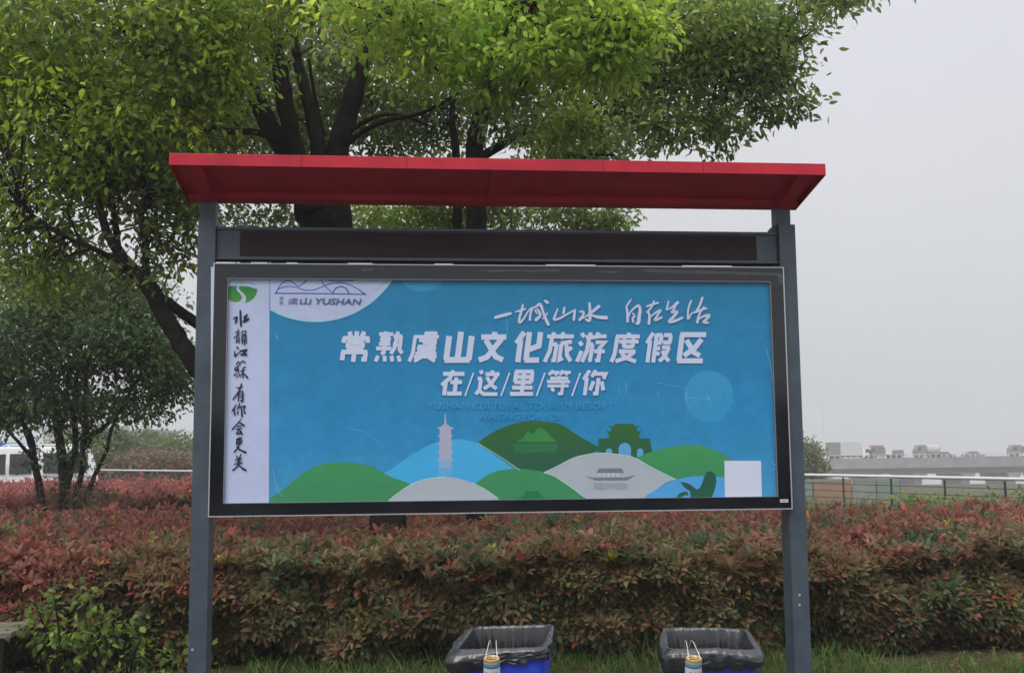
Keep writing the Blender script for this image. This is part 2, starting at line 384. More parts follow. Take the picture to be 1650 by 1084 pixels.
def ribbon(bm, pts, w, n=5):
    """brush stroke: pts in photo pixels, w = widths (px)"""
    v = lay(); w = w if isinstance(w, (list, tuple)) else [w]*len(pts)
    P = smooth_poly([(x, y, ww) for (x, y), ww in zip(pts, w)], n) if len(pts) > 1 else [(*pts[0], w[0])]
    A = []; Bv = []
    k = len(P)
    d0 = np.array(P[1][:2])-np.array(P[0][:2]); d1 = np.array(P[-1][:2])-np.array(P[-2][:2])
    def cap(p, d, ww, sgn):
        d = d/max(np.linalg.norm(d), 1e-6); nn = np.array([-d[1], d[0]]); res = []
        for a in np.linspace(-math.pi/2, math.pi/2, 7)[1:-1]:
            res.append((p[0]+sgn*d[0]*math.cos(a)*ww/2+nn[0]*math.sin(a)*ww/2*1, p[1]+sgn*d[1]*math.cos(a)*ww/2+nn[1]*math.sin(a)*ww/2))
        return res
    L_ = []; R_ = []
    for i, (x, y, ww) in enumerate(P):
        d = np.array(P[min(i+1, k-1)][:2])-np.array(P[max(i-1, 0)][:2]); d = d/max(np.linalg.norm(d), 1e-6)
        ww = max(ww, 0.2)
        L_.append((x-d[1]*ww/2, y+d[0]*ww/2)); R_.append((x+d[1]*ww/2, y-d[0]*ww/2))
    def V(p): u, z = BP(p[0], p[1], PV); return bm.verts.new((u, v, z))
    LV = [V(p) for p in L_]; RV = [V(p) for p in R_]
    for i in range(k-1):
        try: bm.faces.new((LV[i], LV[i+1], RV[i+1], RV[i]))
        except ValueError: pass
    c = [V(p) for p in cap(P[0][:2], d0, max(P[0][2], .2), -1)]      # from right side (-90) to left (+90)
    bm.faces.new([RV[0]]+c+[LV[0]])
    c = [V(p) for p in cap(P[-1][:2], d1, max(P[-1][2], .2), 1)]
    bm.faces.new([RV[-1]]+c+[LV[-1]])
def pobj(name, bm, m, parent):
    LAY[0] += 6
    me = bpy.data.meshes.new(name); bmesh.ops.recalc_face_normals(bm, faces=bm.faces)
    for f in bm.faces:
        if f.normal.y > 0: f.normal_flip()
    bm.to_mesh(me); bm.free(); return link(name, me, parent, m)

poster = MB().box(OL-0.05, OR_+0.03, PV, -0.001, OB-0.03, OT+0.03).build('poster', ink('blue', (34, 108, 160), 0.75, mottled=0.17,
    grad=[(0.0, (70, 140, 182)), (0.25, (54, 129, 176)), (0.6, (40, 119, 164)), (1.0, (42, 119, 158))]), board)
def fill(name, mt, *polys, smooth=0):
    bm = bmesh.new(); v = lay()
    for p in polys: shape(bm, smooth_poly(p, smooth) if smooth else p, lay())
    return pobj(name, bm, mt, poster)
def circle(cx, cy, rx, ry=None, n=64): ry = ry or rx; return [(cx+rx*math.cos(2*math.pi*i/n), cy+ry*math.sin(2*math.pi*i/n)) for i in range(n)]
MOON = ink('moon', (56, 136, 180), 0.8)
fill('printed_moon', MOON, circle(1142, 638, 40, 41)); fill('printed_moon', MOON, [(x, max(y, 442)) for x, y in circle(680, 436, 38, 34)])
LB = ink('light blue', (70, 158, 205), 0.85, mottled=0.06)
fill('printed_hills', LB, [(560, 790), (590, 776), (630, 756), (665, 731), (692, 716), (715, 709), (742, 707), (765, 712), (800, 735), (838, 758), (842, 810), (560, 812)])
gm = ink('lavender grey', (160, 158, 182), 0.85); gm2 = ink('fading grey', (132, 158, 192), 0.85); gm3 = ink('faded grey', (100, 158, 200), 0.85)
cx = 717.6; tiers = [(688.2, 13.5, 8.8), (700, 14, 9.2), (711.6, 14.5, 9.6), (725.4, 15.5, 10), (739, 16.5, 10.3), (753, 18, 10.6)]
def pag(a, b):
    L_ = []; 
    for i in range(a, b):
        y, wf, wb = tiers[i]; L_ += [(y, wf), (y+4.5, wb)]
        if i+1 < len(tiers): L_ += [(tiers[i+1][0]+1.5, tiers[i+1][2])]
        else: L_ += [(764, wb)]
    return [(cx-w, y) for y, w in L_][::1]+[(cx+w, y) for y, w in L_][::-1]
fill('printed_pagoda', gm, [(cx-.4, 666), (cx+.4, 666), (cx+2, 683), (cx+9, 688), (cx+12.5, 688.2)]+pag(0, 4)[::-1][:0]+[(cx-12.5, 688.2), (cx-9, 688), (cx-2, 683)], pag(0, 4))
fill('printed_pagoda_foot', gm2, [(cx-10.2, 739), (cx+10.2, 739), (cx+15.5, 739), (cx+10.4, 744), (cx+10.6, 754), (cx-10.6, 754), (cx-10.4, 744), (cx-15.5, 739)])
fill('printed_pagoda_foot', gm3, [(cx-17, 753), (cx+17, 753), (cx+10.6, 757), (cx+10.6, 766), (cx-10.6, 766), (cx-10.6, 757)])
DG = ink('dark green', (50, 92, 68), 0.85, grad=[(0.0, (55, 88, 78)), (0.15, (52, 90, 74)), (0.33, (58, 98, 58)), (0.4, (62, 104, 56))])
fill('printed_gateway', DG, [(963.6, 728), (964.6, 706), (981, 706), (982, 702), (976, 693), (983, 695), (986, 690.4), (981, 685.5), (989, 687), (991, 682.6), (1018, 682.6), (1020, 681), (1023, 687), (1028.6, 685.5), (1025.7, 692.3), (1027.7, 695.2), (1033.5, 693.3), (1029.6, 702), (1030.6, 706), (1047, 706), (1051, 728), (1051, 745), (963.6, 745)])
fill('printed_arch', ink('arch blue', (92, 150, 195), 0.85), [(1006.7-10, 740)]+[(1006.7-10*math.cos(a), 723-10*math.sin(a)) for a in np.linspace(0, math.pi, 16)]+[(1016.7, 740)],
     [(981.3-5, 735)]+[(981.3-5*math.cos(a), 727-5*math.sin(a)) for a in np.linspace(0, math.pi, 12)]+[(986.3, 735)],
     [(1031.5-5, 738)]+[(1031.5-5*math.cos(a), 727-5*math.sin(a)) for a in np.linspace(0, math.pi, 12)]+[(1036.5, 738)])
lens = smooth_poly([(769.7, 713.6), (789, 699), (818, 685.5), (840, 679.5), (862.8, 677.8), (885, 679.5), (905.5, 684.5), (934.5, 703), (970, 723)], 5)
lens2 = smooth_poly([(970, 723), (925, 740), (900, 752), (876, 762), (837.6, 757), (808.5, 740), (785, 723)], 5)
fill('printed_hills', DG, lens+lens2)
fill('printed_small_hills', ink('mid green', (62, 128, 74), 0.85), smooth_poly([(830, 711.5), (842, 706), (849, 696), (852, 694.5), (857, 699), (861, 696), (867, 690), (872, 689), (878, 693), (886, 702), (897, 711.5)], 4))
m_ = ink('reflection green', (56, 108, 78), 0.85)
fill('printed_reflection', m_, [(826, 714), (899, 714), (897, 727), (880, 729), (866, 727), (850, 730), (829, 728)])
GR = ink('leaf green', (58, 142, 84), 0.85, mottled=0.06, grad=[(0.0, (66, 128, 92)), (0.12, (66, 133, 90)), (0.3, (72, 142, 88))])
fill('printed_hills', GR, smooth_poly([(1010, 741), (1027.6, 736), (1051, 727), (1080, 719.5), (1110.7, 717), (1130, 718), (1146.7, 722.7), (1170.7, 734.7), (1190, 748), (1210, 765)], 4)+[(1210, 775), (1010, 775)])
fill('printed_hills', ink('light blue two', (80, 150, 205), 0.85), smooth_poly([(1020, 812), (1039, 800), (1060, 786), (1089, 772.7), (1113, 767.5), (1134.7, 766.7), (1167, 768.7), (1200, 776)], 4)+[(1200, 815), (1020, 815)])
GY = ink('paper grey', (160, 166, 176), 0.85, mottled=0.05); RIM = ink('pale rim', (170, 215, 190), 0.9)
gl = smooth_poly([(876, 761), (896, 751.5), (925, 737), (954, 730.5), (973, 729.7), (1002.5, 732.5), (1022, 737), (1041, 747.6), (1060.6, 758), (1089, 772)], 5)
gl2 = smooth_poly([(1089, 772), (1072, 778), (1055, 790), (1039, 800), (1030, 815)], 4)+smooth_poly([(962, 815), (940, 800), (925, 788), (905.5, 774.7), (892, 766), (876, 761)], 4)
fill('printed_hills', GY, gl+gl2)
fill('printed_hills', GR, smooth_poly([(766, 779), (785, 765), (808, 757), (835, 755), (860, 757), (876, 760.5), (892, 766), (906, 775), (925, 788), (942, 801), (955, 815)], 4)+[(760, 815)])
fill('printed_roof', ink('roof green', (46, 112, 76), 0.85), [(834, 803), (845, 797), (846, 791), (868, 791), (871, 797), (880, 803), (880, 806), (834, 806)])
fill('printed_hills', GR, smooth_poly([(428, 812), (440, 799), (453, 791), (480, 769), (499, 755.5), (521, 747), (548, 744.5), (575.5, 746), (602.7, 752.7), (630, 768), (662.7, 781), (690, 812)], 4)+[(560, 825)])
fill('printed_hills', GY, smooth_poly([(612, 815), (627, 805), (657, 783), (684.5, 772), (717, 768), (744.5, 772), (780, 787), (801, 801), (815, 815)], 5)+[(700, 825)])
bm = bmesh.new()
for pts in ([(769.7, 713.6), (808, 737), (838, 757.5)], [(876, 761), (896, 751.5), (925, 737), (954, 730.5), (973, 729.7), (1002.5, 732.5), (1022, 737), (1041, 747.6), (1060.6, 758), (1089, 772)], [(876, 761), (892, 766), (905.5, 774.7), (925, 788), (940, 800)],
            [(760, 777), (780, 787), (801, 801)], [(627, 805), (657, 783), (684.5, 772), (717, 768)]):
    ribbon(bm, pts, 0.9)
pobj('printed_rim_lines', bm, RIM, poster)
bt = ink('boat grey', (112, 116, 124), 0.85)
fill('printed_boat', bt, [(941, 766), (956, 769), (1008, 768.5), (1025, 765), (1010, 773.5), (960, 773.8)], [(961, 761.5), (965, 754.5), (1001.5, 753.8), (1005.5, 761.5)])
fill('printed_boat_pillars', ink('pillar', (182, 186, 196), 0.9), *[[(x, 762.2), (x+4.2, 762.2), (x+3.6, 767.2), (x+.6, 767.2)] for x in (964, 971.3, 978.6, 985.9, 993.2)])
fill('printed_reflection', ink('boat reflection', (142, 147, 156), 0.85), [(956, 779), (968, 777), (985, 779), (1000, 777.5), (1011, 779), (1009, 787), (994, 788), (985, 785), (970, 789), (957, 787)])
fb = ink('dark bird green', (48, 88, 72), 0.85)
fill('printed_heron', fb, smooth_poly([(1096, 776), (1109, 778.5), (1116, 783), (1122.7, 788), (1128, 784), (1132, 776), (1136, 764), (1141, 759), (1149, 761), (1153, 767), (1154, 775), (1152, 785), (1147, 800)], 3)+[(1147, 806), (1113, 806), (1112, 791), (1104, 786)],
     [(1090, 800), (1094, 795), (1100, 792), (1107, 791.5), (1109, 798), (1104, 797), (1096, 801)])
fill('printed_white_label', ink('label white', (205, 208, 228), 0.95, mottled=0.03), [(1167, 742), (1226, 742), (1228, 820), (1168, 820)])
WH = ink('strip white', (170, 178, 206), 0.95, mottled=0.07)
fill('printed_white_strip', WH, [(340, 430), (434.5, 430), (433.5, 830), (340, 830)])
cc = [(508+147*math.cos(a), 371+147*math.sin(a)) for a in np.linspace(0.40, 2.085, 60)]
fill('printed_white_circle', WH, [(435, 440), (640, 440)]+cc)
bm = bmesh.new(); ribbon(bm, cc[::6]+[cc[-1]], 2.4); pobj('printed_circle_rim', bm, ink('circle rim', (150, 205, 235), 0.95), poster)

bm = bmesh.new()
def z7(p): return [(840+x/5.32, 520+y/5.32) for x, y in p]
for q, w in (([(1170, 515), (1300, 540), (1400, 560)], .5), ([(1412, 596), (1420, 672)], .9), ([(1405, 640), (1500, 648), (1622, 650)], .8), ([(1592, 605), (1612, 682)], .8), ([(1480, 640), (1486, 688)], .6), ([(895, 515), (903, 592)], .7), ([(838, 540), (842, 610)], .5), ([(1165, 590), (1178, 640)], .5)): ribbon(bm, z7(q), w)  # mirrored sign strokes in the glass, painted as pale lines
for q, w in (([(816, 500), (817.5, 538)], .7), ([(1234, 560), (1243, 600), (1246, 650)], .8), ([(445, 540), (448, 547)], 1.2), ([(440, 755), (446, 785), (456, 800)], .8), ([(1244, 745), (1250, 752), (1243, 758)], 1.2), ([(560, 690), (590, 697), (610, 712)], .4), ([(860, 600), (861, 640)], .4)): ribbon(bm, q, w)  # thin scuffs, plus a crumple highlight painted at the right edge
tag(pobj('reflection_scuff_marks', bm, ink('reflection_scuff', (112, 172, 204), mottled=.1), poster), kind='stuff')
# blue line logo
def z5(pts): return [(360+x/5.893, 445+y/5.893) for x, y in pts]
bm = bmesh.new()
ribbon(bm, z5([(490, 163), (900, 166), (1355, 173)]), 1.9)
ribbon(bm, z5([(500, 160), (515, 130), (560, 108), (620, 98), (700, 108), (780, 134), (860, 130), (950, 97), (1040, 68), (1120, 64), (1200, 82), (1270, 120), (1345, 172)]), [1.5]*12+[2.4])
ribbon(bm, z5([(503, 158), (530, 100), (570, 58), (620, 42), (660, 60), (705, 92), (745, 82), (790, 40), (820, -5)]), 1.5)
ribbon(bm, z5([(900, -10), (925, 30), (950, 75), (990, 120), (1042, 162)]), 1.5)
ribbon(bm, z5([(1042, 162), (1062, 122), (1110, 100), (1160, 115), (1192, 165)]), 2.1)
ribbon(bm, z5([(980, 20), (1005, 42), (1100, 46), (1225, 44), (1260, 20)]), 1.3)
pobj('printed_wave_logo', bm, ink('logo blue', (52, 84, 160), 0.8), poster)
# green valley logo
g1 = ink('logo green', (74, 132, 70), 0.85, grad=[(0.86, (88, 140, 66)), (0.95, (50, 122, 62))])
fill('printed_valley_logo', g1, z5([(26, 100), (80, 92), (140, 92), (124, 112), (130, 138), (160, 165), (178, 200), (165, 232), (140, 245), (100, 246), (60, 228), (35, 195), (22, 150)]),
     z5([(152, 92), (240, 98), (325, 124), (315, 168), (290, 210), (250, 240), (205, 255), (218, 225), (214, 195), (190, 162), (158, 132), (146, 114)]))
bm = bmesh.new()
ribbon(bm, z5([(35, 85), (75, 50), (105, 38), (130, 52), (165, 42), (185, 66), (205, 55), (250, 66), (310, 84)]), 1.0, 2)
ribbon(bm, z5([(60, 72), (95, 60), (120, 72), (150, 64), (200, 76)]), 0.7, 2)
pobj('printed_mountain_lines', bm, ink('mountain line', (112, 132, 142), 0.85), poster)

# lettering set in type
_cache = {}
def glyph_mesh(ch, bold):
    cu = bpy.data.curves.new('t', 'FONT'); cu.body = ch; cu.size = 1; cu.offset = bold; cu.resolution_u = 3
    ob = bpy.data.objects.new('t', cu); C.objects.link(ob)
    dg = bpy.context.evaluated_depsgraph_get(); me = bpy.data.meshes.new_from_object(ob.evaluated_get(dg))
    bpy.data.objects.remove(ob); bpy.data.curves.remove(cu)
    V = [tuple(v.co[:2]) for v in me.vertices]; Fc = [tuple(p.vertices) for p in me.polygons]
    bpy.data.meshes.remove(me); return V, Fc
def put_text(bm, s, x0, x1, y0, y1, shear=0.0, bold=0.0, y0r=None, y1r=None, per_char=False):
    """fit text to the photo-pixel box x0..x1 (measured at the baseline), y0 top .. y1 bottom"""
    V, Fc = glyph_mesh(s, bold)
    if not V: print('NO GLYPH', s); return
    A = np.array(V); mn, mx_ = A.min(0), A.max(0); v = lay()
    y0r = y0 if y0r is None else y0r; y1r = y1 if y1r is None else y1r
    H = y1-y0; Wd = (x1-x0)-shear*H; vs = []
    for x, y in V:
        a = (x-mn[0])/(mx_[0]-mn[0]); b = (y-mn[1])/(mx_[1]-mn[1])
        py = (y1+(y1r-y1)*a)*(1-b)+(y0+(y0r-y0)*a)*b
        px = x0+a*Wd+b*H*shear
        u, z = BP(px, py, PV); vs.append(bm.verts.new((u, v, z)))
    for f in Fc:
        try: bm.faces.new([vs[i] for i in f])
        except ValueError: pass
TXT = ink('white ink', (208, 214, 240), 0.98, mottled=0.03)
GLY = {
'常': (10, [(50,0,50,26),(24,1,30,18),(76,1,70,18),(3,23,97,23),(8,23,8,38),(92,23,92,38),(20,38,80,38),(20,54,80,54),(24,38,24,54),(76,38,76,54),(4,68,96,68),(10,68,10,95),(90,68,90,92,78,92),(50,56,50,100)]),
'熟': (8.5, [(28,0,28,10),(4,9,56,9),(14,19,46,19),(14,31,46,31),(17,19,17,31),(43,19,43,31),(8,41,50,41),(30,41,30,70,20,73),(0,56,56,56),(72,0,70,30,66,56,56,74),(58,16,90,16),(86,16,86,60,98,72),(62,36,78,48),(11,80,4,99),(34,80,38,99),(60,80,65,99),(84,80,93,99)]),
'虞': (7.8, [(50,0,50,17),(50,5,90,5),(8,17,97,17),(12,17,11,70,2,99),(28,29,92,29),(48,20,48,36,92,38),(26,49,90,49),(30,49,30,60),(86,49,86,60),(26,60,90,60),(20,72,96,72),(16,83,98,83),(46,83,20,98),(66,83,94,98)]),
'山': (13, [(10,14,10,93),(50,0,50,93),(90,14,90,93),(4,93,94,93)]),
'文': (12, [(52,0,52,14),(4,17,96,17),(80,22,34,84,6,93),(22,26,66,82,94,93)]),
'化': (12, [(30,0,6,38),(20,26,20,100),(50,0,50,93),(44,93,100,93),(92,0,92,46,56,58)]),
'旅': (9, [(24,0,24,12),(2,14,50,14),(20,14,18,62,4,99),(20,40,42,40),(40,40,38,93,28,94),(60,0,52,22),(56,14,98,14),(94,31,54,37),(57,38,56,92,68,86),(74,36,82,76,98,97),(96,50,80,62)]),
'游': (9, [(5,2,17,16),(1,31,13,44),(1,98,14,62),(38,0,38,12),(22,16,58,16),(36,16,33,62,20,99),(34,40,53,40),(51,40,49,92,42,94),(68,0,61,20),(64,13,99,13),(62,33,96,33,82,48),(80,46,80,93,68,94),(60,63,100,63)]),
'度': (9, [(56,0,56,12),(8,13,99,13),(13,13,11,72,2,99),(22,30,97,30),(42,20,42,47),(76,20,76,47),(38,47,80,47),(26,63,90,63),(86,64,60,84,18,96),(36,70,60,86,96,97)]),
'假': (9, [(24,0,4,36),(16,26,16,100),(38,4,38,100),(38,8,60,8),(57,8,57,34),(38,34,60,34),(38,52,58,52),(38,70,58,70),(66,8,96,8),(92,8,92,34),(66,33,96,33),(64,49,95,49),(91,50,80,78,60,96),(68,60,80,80,98,96)]),
'区': (11.5, [(3,6,99,6),(10,6,10,94),(4,94,99,94),(84,21,62,52,26,77),(28,24,62,66,86,77)]),
'在': (11, [(3,14,98,14),(48,0,36,30,4,60),(20,44,20,100),(40,47,92,47),(65,28,65,92),(32,93,97,93)]),
'这': (10, [(10,0,20,14),(2,33,20,33),(17,33,17,78,2,96),(16,82,38,95,99,95),(64,0,64,12),(34,15,97,15),(86,20,64,56,36,74),(42,26,66,58,92,74)]),
'里': (11, [(10,5,90,5),(15,5,15,47),(85,5,85,47),(12,26,88,26),(12,47,88,47),(50,5,50,94),(6,69,94,69),(0,94,100,94)]),
'等': (8.5, [(22,0,4,18),(18,8,48,8),(32,10,38,20),(64,0,52,18),(60,8,98,8),(78,10,84,20),(12,31,90,31),(50,22,50,44),(0,45,100,45),(4,62,96,62),(70,50,70,93,54,94),(22,70,36,84)]),
'你': (10, [(26,0,4,38),(18,28,18,100),(54,0,38,26),(46,14,99,14,92,34),(70,30,70,93,54,93),(50,44,38,80),(86,44,98,80)])}
def block_glyph(bm, ch, x0, x1, y0, y1, shear=0.13):
    t_, st = GLY[ch]; H = y1-y0; Wd = (x1-x0)-shear*H; tp = t_*H/100.0*1.36
    def M_(a, b):
        a = 5+a*0.9; b = 5+b*0.9
        return np.array([x0+Wd*a/100+shear*H*(1-b/100), y0+H*b/100])
    for q in st:
        P = [M_(q[i], q[i+1]) for i in range(0, len(q), 2)]
        nrm = []
        for i in range(len(P)-1):
            d = P[i+1]-P[i]; d = d/np.linalg.norm(d); nrm.append(np.array([-d[1], d[0]]))
        v = lay(); A = []; B_ = []
        for i, p in enumerate(P):
            if i == 0: n_ = nrm[0]; k = 1
            elif i == len(P)-1: n_ = nrm[-1]; k = 1
            else:
                n_ = nrm[i-1]+nrm[i]; n_ = n_/np.linalg.norm(n_); k = 1/max(0.5, n_.dot(nrm[i]))
            # upright ends stay parallel to the slanted axis
            A.append(p+n_*k*tp/2); B_.append(p-n_*k*tp/2)
        def V(p): u, z = BP(p[0], p[1], PV); return bm.verts.new((u, v, z))
        A = [V(p) for p in A]; B_ = [V(p) for p in B_]
        for i in range(len(P)-1): bm.faces.new((A[i], A[i+1], B_[i+1], B_[i]))
bm = bmesh.new()
for ch, a, b in (('常', 543.5, 601), ('熟', 600.5, 656.5), ('虞', 655.5, 712.5), ('山', 711, 768.5), ('文', 765.5, 821.5), ('化', 823, 877), ('旅', 872.5, 929), ('游', 926, 981), ('度', 981, 1034.5), ('假', 1033.5, 1087), ('区', 1086, 1141)):
    sl = (a-543)/600.
    block_glyph(bm, ch, a, b, 531+sl*3, 585.5+sl*1.5)
pobj('headline_lettering', bm, TXT, poster); bm = bmesh.new()
for ch, a, b in (('在', 706, 752), ('这', 763, 809), ('里', 819, 866), ('等', 876, 923), ('你', 933, 979)):
    block_glyph(bm, ch, a, b, 594.5, 639)
for a in (748, 806, 863, 920): ribbon(bm, [(a+14.5, 601.5), (a+1.5, 637)], 2.6, 1)
pobj('headline_lettering', bm, TXT, poster)
PBI = ink('pale blue ink', (62, 141, 188), 0.9, mottled=0.03)
bm = bmesh.new()
put_text(bm, 'YUSHAN CULTURAL TOURISM RESORT', 688, 989, 648, 659, 0.12, 0.0)
pobj('faint_english_lettering', bm, PBI, poster); bm = bmesh.new()
put_text(bm, 'WAITING FOR YOU', 769, 910, 665.5, 676.5, 0.12, 0.0)
pobj('faint_english_lettering', bm, PBI, poster)
bm = bmesh.new()
put_text(bm, 'YUSHAN', 505.5, 583, 480.5, 491, 0.25, 0.025, 481.5, 491.5)
put_text(bm, '山', 482.5, 503, 480, 491, 0.2, 0.02); put_text(bm, '虞', 464, 481, 480, 490.5, 0.1, 0.0)
put_text(bm, '常', 450.5, 457, 478, 484, 0, 0.0); put_text(bm, '熟', 450.5, 457, 485, 491.5, 0, 0.0)
pobj('logo_lettering', bm, ink('slate ink', (84, 92, 132), 0.85), poster)

# brush calligraphy, white
def za(pts): return [(790+x/8.684, 475+y/8.684) for x, y in pts]
def zb(pts): return [(990+x/10, 470+y/10) for x, y in pts]
bm = bmesh.new()
S = lambda z, pts, w: ribbon(bm, z(pts), [q for q in w] if isinstance(w, (list, tuple)) else w)
S(za, [(70, 318), (170, 292), (285, 262)], [4.6, 5.4, 4])
S(za, [(355, 240), (420, 222), (485, 200)], [2, 3.5, 3.2]); S(za, [(455, 140), (430, 240), (402, 350), (412, 390), (470, 330), (530, 230), (580, 185)], [3, 4, 4, 4.4, 3.2, 2.6, 2.8])
S(za, [(585, 185), (560, 270), (552, 350)], [3.4, 3.6, 4]); S(za, [(565, 200), (640, 165), (690, 135), (725, 200), (760, 310), (810, 415)], [2.4, 3.4, 5.4, 4, 4.2, 4.8])
S(za, [(655, 200), (690, 255), (690, 300), (640, 350)], [3, 4.4, 4.6, 5.4]); S(za, [(625, 215), (650, 260)], 2.6)
S(za, [(795, 255), (770, 300), (735, 335)], [1.8, 2.6, 2.2]); S(za, [(768, 88), (800, 112)], [4.4, 4.6])
S(za, [(940, 200), (910, 280), (890, 345), (960, 335), (1060, 280), (1180, 215)], [2.4, 3.6, 4.2, 3.6, 3, 2.8]); S(za, [(1035, 180), (1022, 255)], [3.4, 4.2]); S(za, [(1182, 215), (1172, 290), (1165, 350)], [3.6, 4.2, 4])
S(za, [(1250, 240), (1300, 240), (1295, 290), (1250, 350)], [3, 3.4, 4, 4.6]); S(za, [(1385, 120), (1392, 240), (1385, 360), (1335, 345)], [3.8, 4.6, 5, 3.4])
S(za, [(1515, 165), (1430, 235), (1340, 300), (1260, 345)], [5.4, 4.8, 2.6, 2.2]); S(za, [(1400, 280), (1500, 312), (1620, 322)], [3, 5, 6])
pobj('slogan_calligraphy', bm, TXT, poster); bm = bmesh.new()
S(zb, [(262, 130), (215, 200), (190, 250), (208, 350), (208, 480)], [2.4, 3, 3, 4, 4.4]); S(zb, [(225, 400), (270, 310), (380, 225), (408, 300), (395, 400), (380, 500), (345, 515)], [2, 2.8, 4, 5, 5.4, 6, 3])
S(zb, [(290, 345), (325, 400), (290, 420), (300, 485)], [2, 2.6, 3, 3.6])
S(zb, [(520, 240), (600, 210), (700, 180)], [3, 3.6, 3]); S(zb, [(632, 155), (600, 240), (525, 330)], [2.8, 3.2, 3.2]); S(zb, [(540, 320), (560, 400), (550, 515)], [3, 4, 4.4]); S(zb, [(560, 420), (640, 355), (740, 300), (690, 380), (650, 460), (755, 415)], [2.2, 2.8, 4, 3.4, 4.2, 3.8])
S(zb, [(868, 160), (850, 230), (838, 290), (920, 255), (1010, 180)], [2.6, 3, 2.8, 3, 5.4]); S(zb, [(985, 215), (950, 290), (915, 335), (1000, 325), (960, 390), (880, 485), (980, 468), (1090, 420)], [3, 3.4, 3.6, 5, 4.4, 5, 4.6, 3.4])
S(zb, [(1232, 150), (1200, 230), (1180, 330), (1185, 440), (1240, 350), (1310, 330), (1400, 290), (1485, 270)], [3, 3.2, 3, 3.8, 2, 3.4, 3.6, 2.4])
S(zb, [(1412, 100), (1370, 220), (1310, 320)], [4, 3.8, 3]); S(zb, [(1440, 245), (1370, 350), (1330, 490)], [2.6, 3.4, 4.4]); S(zb, [(1340, 450), (1430, 400), (1520, 385), (1470, 450), (1430, 490), (1500, 500)], [2.4, 3.4, 5, 4, 4.4, 3.6])
pobj('slogan_calligraphy', bm, TXT, poster)
# brush calligraphy, dark, down the white strip
def zc(pts): return [(360+x/8.667, 490+y/8.667) for x, y in pts]
def zd(pts): return [(360+x/6.77, 610+y/6.77) for x, y in pts]
bm = bmesh.new()
S(zc, [(238, 95), (243, 200), (248, 305)], [2.8, 3.4, 3.2]); S(zc, [(145, 205), (190, 180), (185, 225), (172, 262)], [2, 2.8, 3, 3]); S(zc, [(335, 150), (290, 190), (325, 215), (355, 205)], [2.4, 2.6, 2.6, 3]); S(zc, [(325, 155), (310, 215), (280, 250), (340, 232)], [3, 3, 2.6, 1.8])
for q, w in (([(205, 345), (215, 365)], 1.4), ([(175, 390), (225, 378)], 1.6), ([(150, 470), (190, 440), (235, 420)], 1.5), ([(195, 395), (190, 435)], 1.5), ([(215, 390), (210, 430)], 1.4), ([(190, 465), (180, 540)], 1.6), ([(185, 470), (220, 462), (222, 540)], 1.6), ([(190, 500), (218, 498)], 1.4), ([(188, 525), (218, 520)], 1.4),
             ([(258, 385), (318, 375)], 1.7), ([(262, 400), (270, 425), (310, 418), (316, 390)], 1.5), ([(262, 440), (315, 432)], 1.7), ([(262, 440), (258, 525)], 1.6), ([(318, 435), (322, 540)], 1.8), ([(270, 465), (310, 460)], 1.4), ([(268, 490), (312, 486)], 1.5), ([(262, 520), (320, 510)], 1.6), ([(275, 530), (265, 560)], 1.4), ([(298, 530), (303, 572)], 1.9)):
    S(zc, q, w)
S(zc, [(188, 598), (210, 620)], [2.2, 2.6]); S(zc, [(162, 655), (165, 725), (195, 700), (250, 655)], [1.4, 3, 2, 1]); S(zc, [(240, 655), (325, 640)], [2.6, 3.6]); S(zc, [(290, 655), (278, 705)], [2.2, 2.2]); S(zc, [(248, 705), (325, 705)], [2.6, 3.4]); S(zc, [(318, 650), (300, 690)], 2.2)
for q, w in (([(245, 815), (275, 790)], 2), ([(290, 800), (308, 822)], 1.8), ([(182, 840), (210, 805)], 1.9), ([(220, 810), (235, 840), (185, 880)], 1.7), ([(170, 880), (160, 920), (215, 900)], 1.6), ([(175, 905), (215, 925), (180, 935)], 1.6), ([(205, 880), (215, 960)], 1.5), ([(150, 995), (180, 965)], 2), ([(190, 1030), (200, 985)], 1.5), ([(235, 1015), (220, 970)], 1.5),
             ([(285, 885), (310, 878)], 2), ([(245, 935), (300, 915)], 1.8), ([(275, 895), (275, 1025)], 1.9), ([(270, 950), (240, 1000)], 1.4), ([(280, 960), (340, 1025)], [1.6, 3])):
    S(zc, q, w)
S(zd, [(200, 55), (175, 130), (108, 225)], [2.2, 2.4, 2.2]); S(zd, [(145, 95), (175, 100), (208, 85)], [1.4, 2.2, 1.8]); S(zd, [(168, 165), (165, 245)], 2); S(zd, [(168, 160), (212, 140), (208, 245), (190, 235)], [1.8, 2.2, 3, 1.6]); S(zd, [(175, 180), (205, 175)], 1.3); S(zd, [(175, 205), (205, 200)], 1.3)
S(zd, [(140, 285), (100, 350)], [2, 2.4]); S(zd, [(122, 330), (125, 395)], 2.2); S(zd, [(178, 275), (155, 330)], [2.4, 1.6]); S(zd, [(160, 315), (238, 298), (225, 325)], [1.8, 2.4, 2.4]); S(zd, [(198, 320), (205, 410)], [2, 3]); S(zd, [(162, 350), (155, 385)], 2); S(zd, [(225, 345), (236, 375)], 2.6)
S(zd, [(195, 440), (155, 490), (100, 550)], [1.6, 2, 2.4]); S(zd, [(175, 475), (225, 508)], [1.8, 3.4]); S(zd, [(155, 520), (195, 515)], 1.8); S(zd, [(145, 550), (200, 540)], 2); S(zd, [(178, 550), (145, 600), (200, 585)], [2, 2, 2.6]); S(zd, [(188, 570), (205, 605)], 2.6)
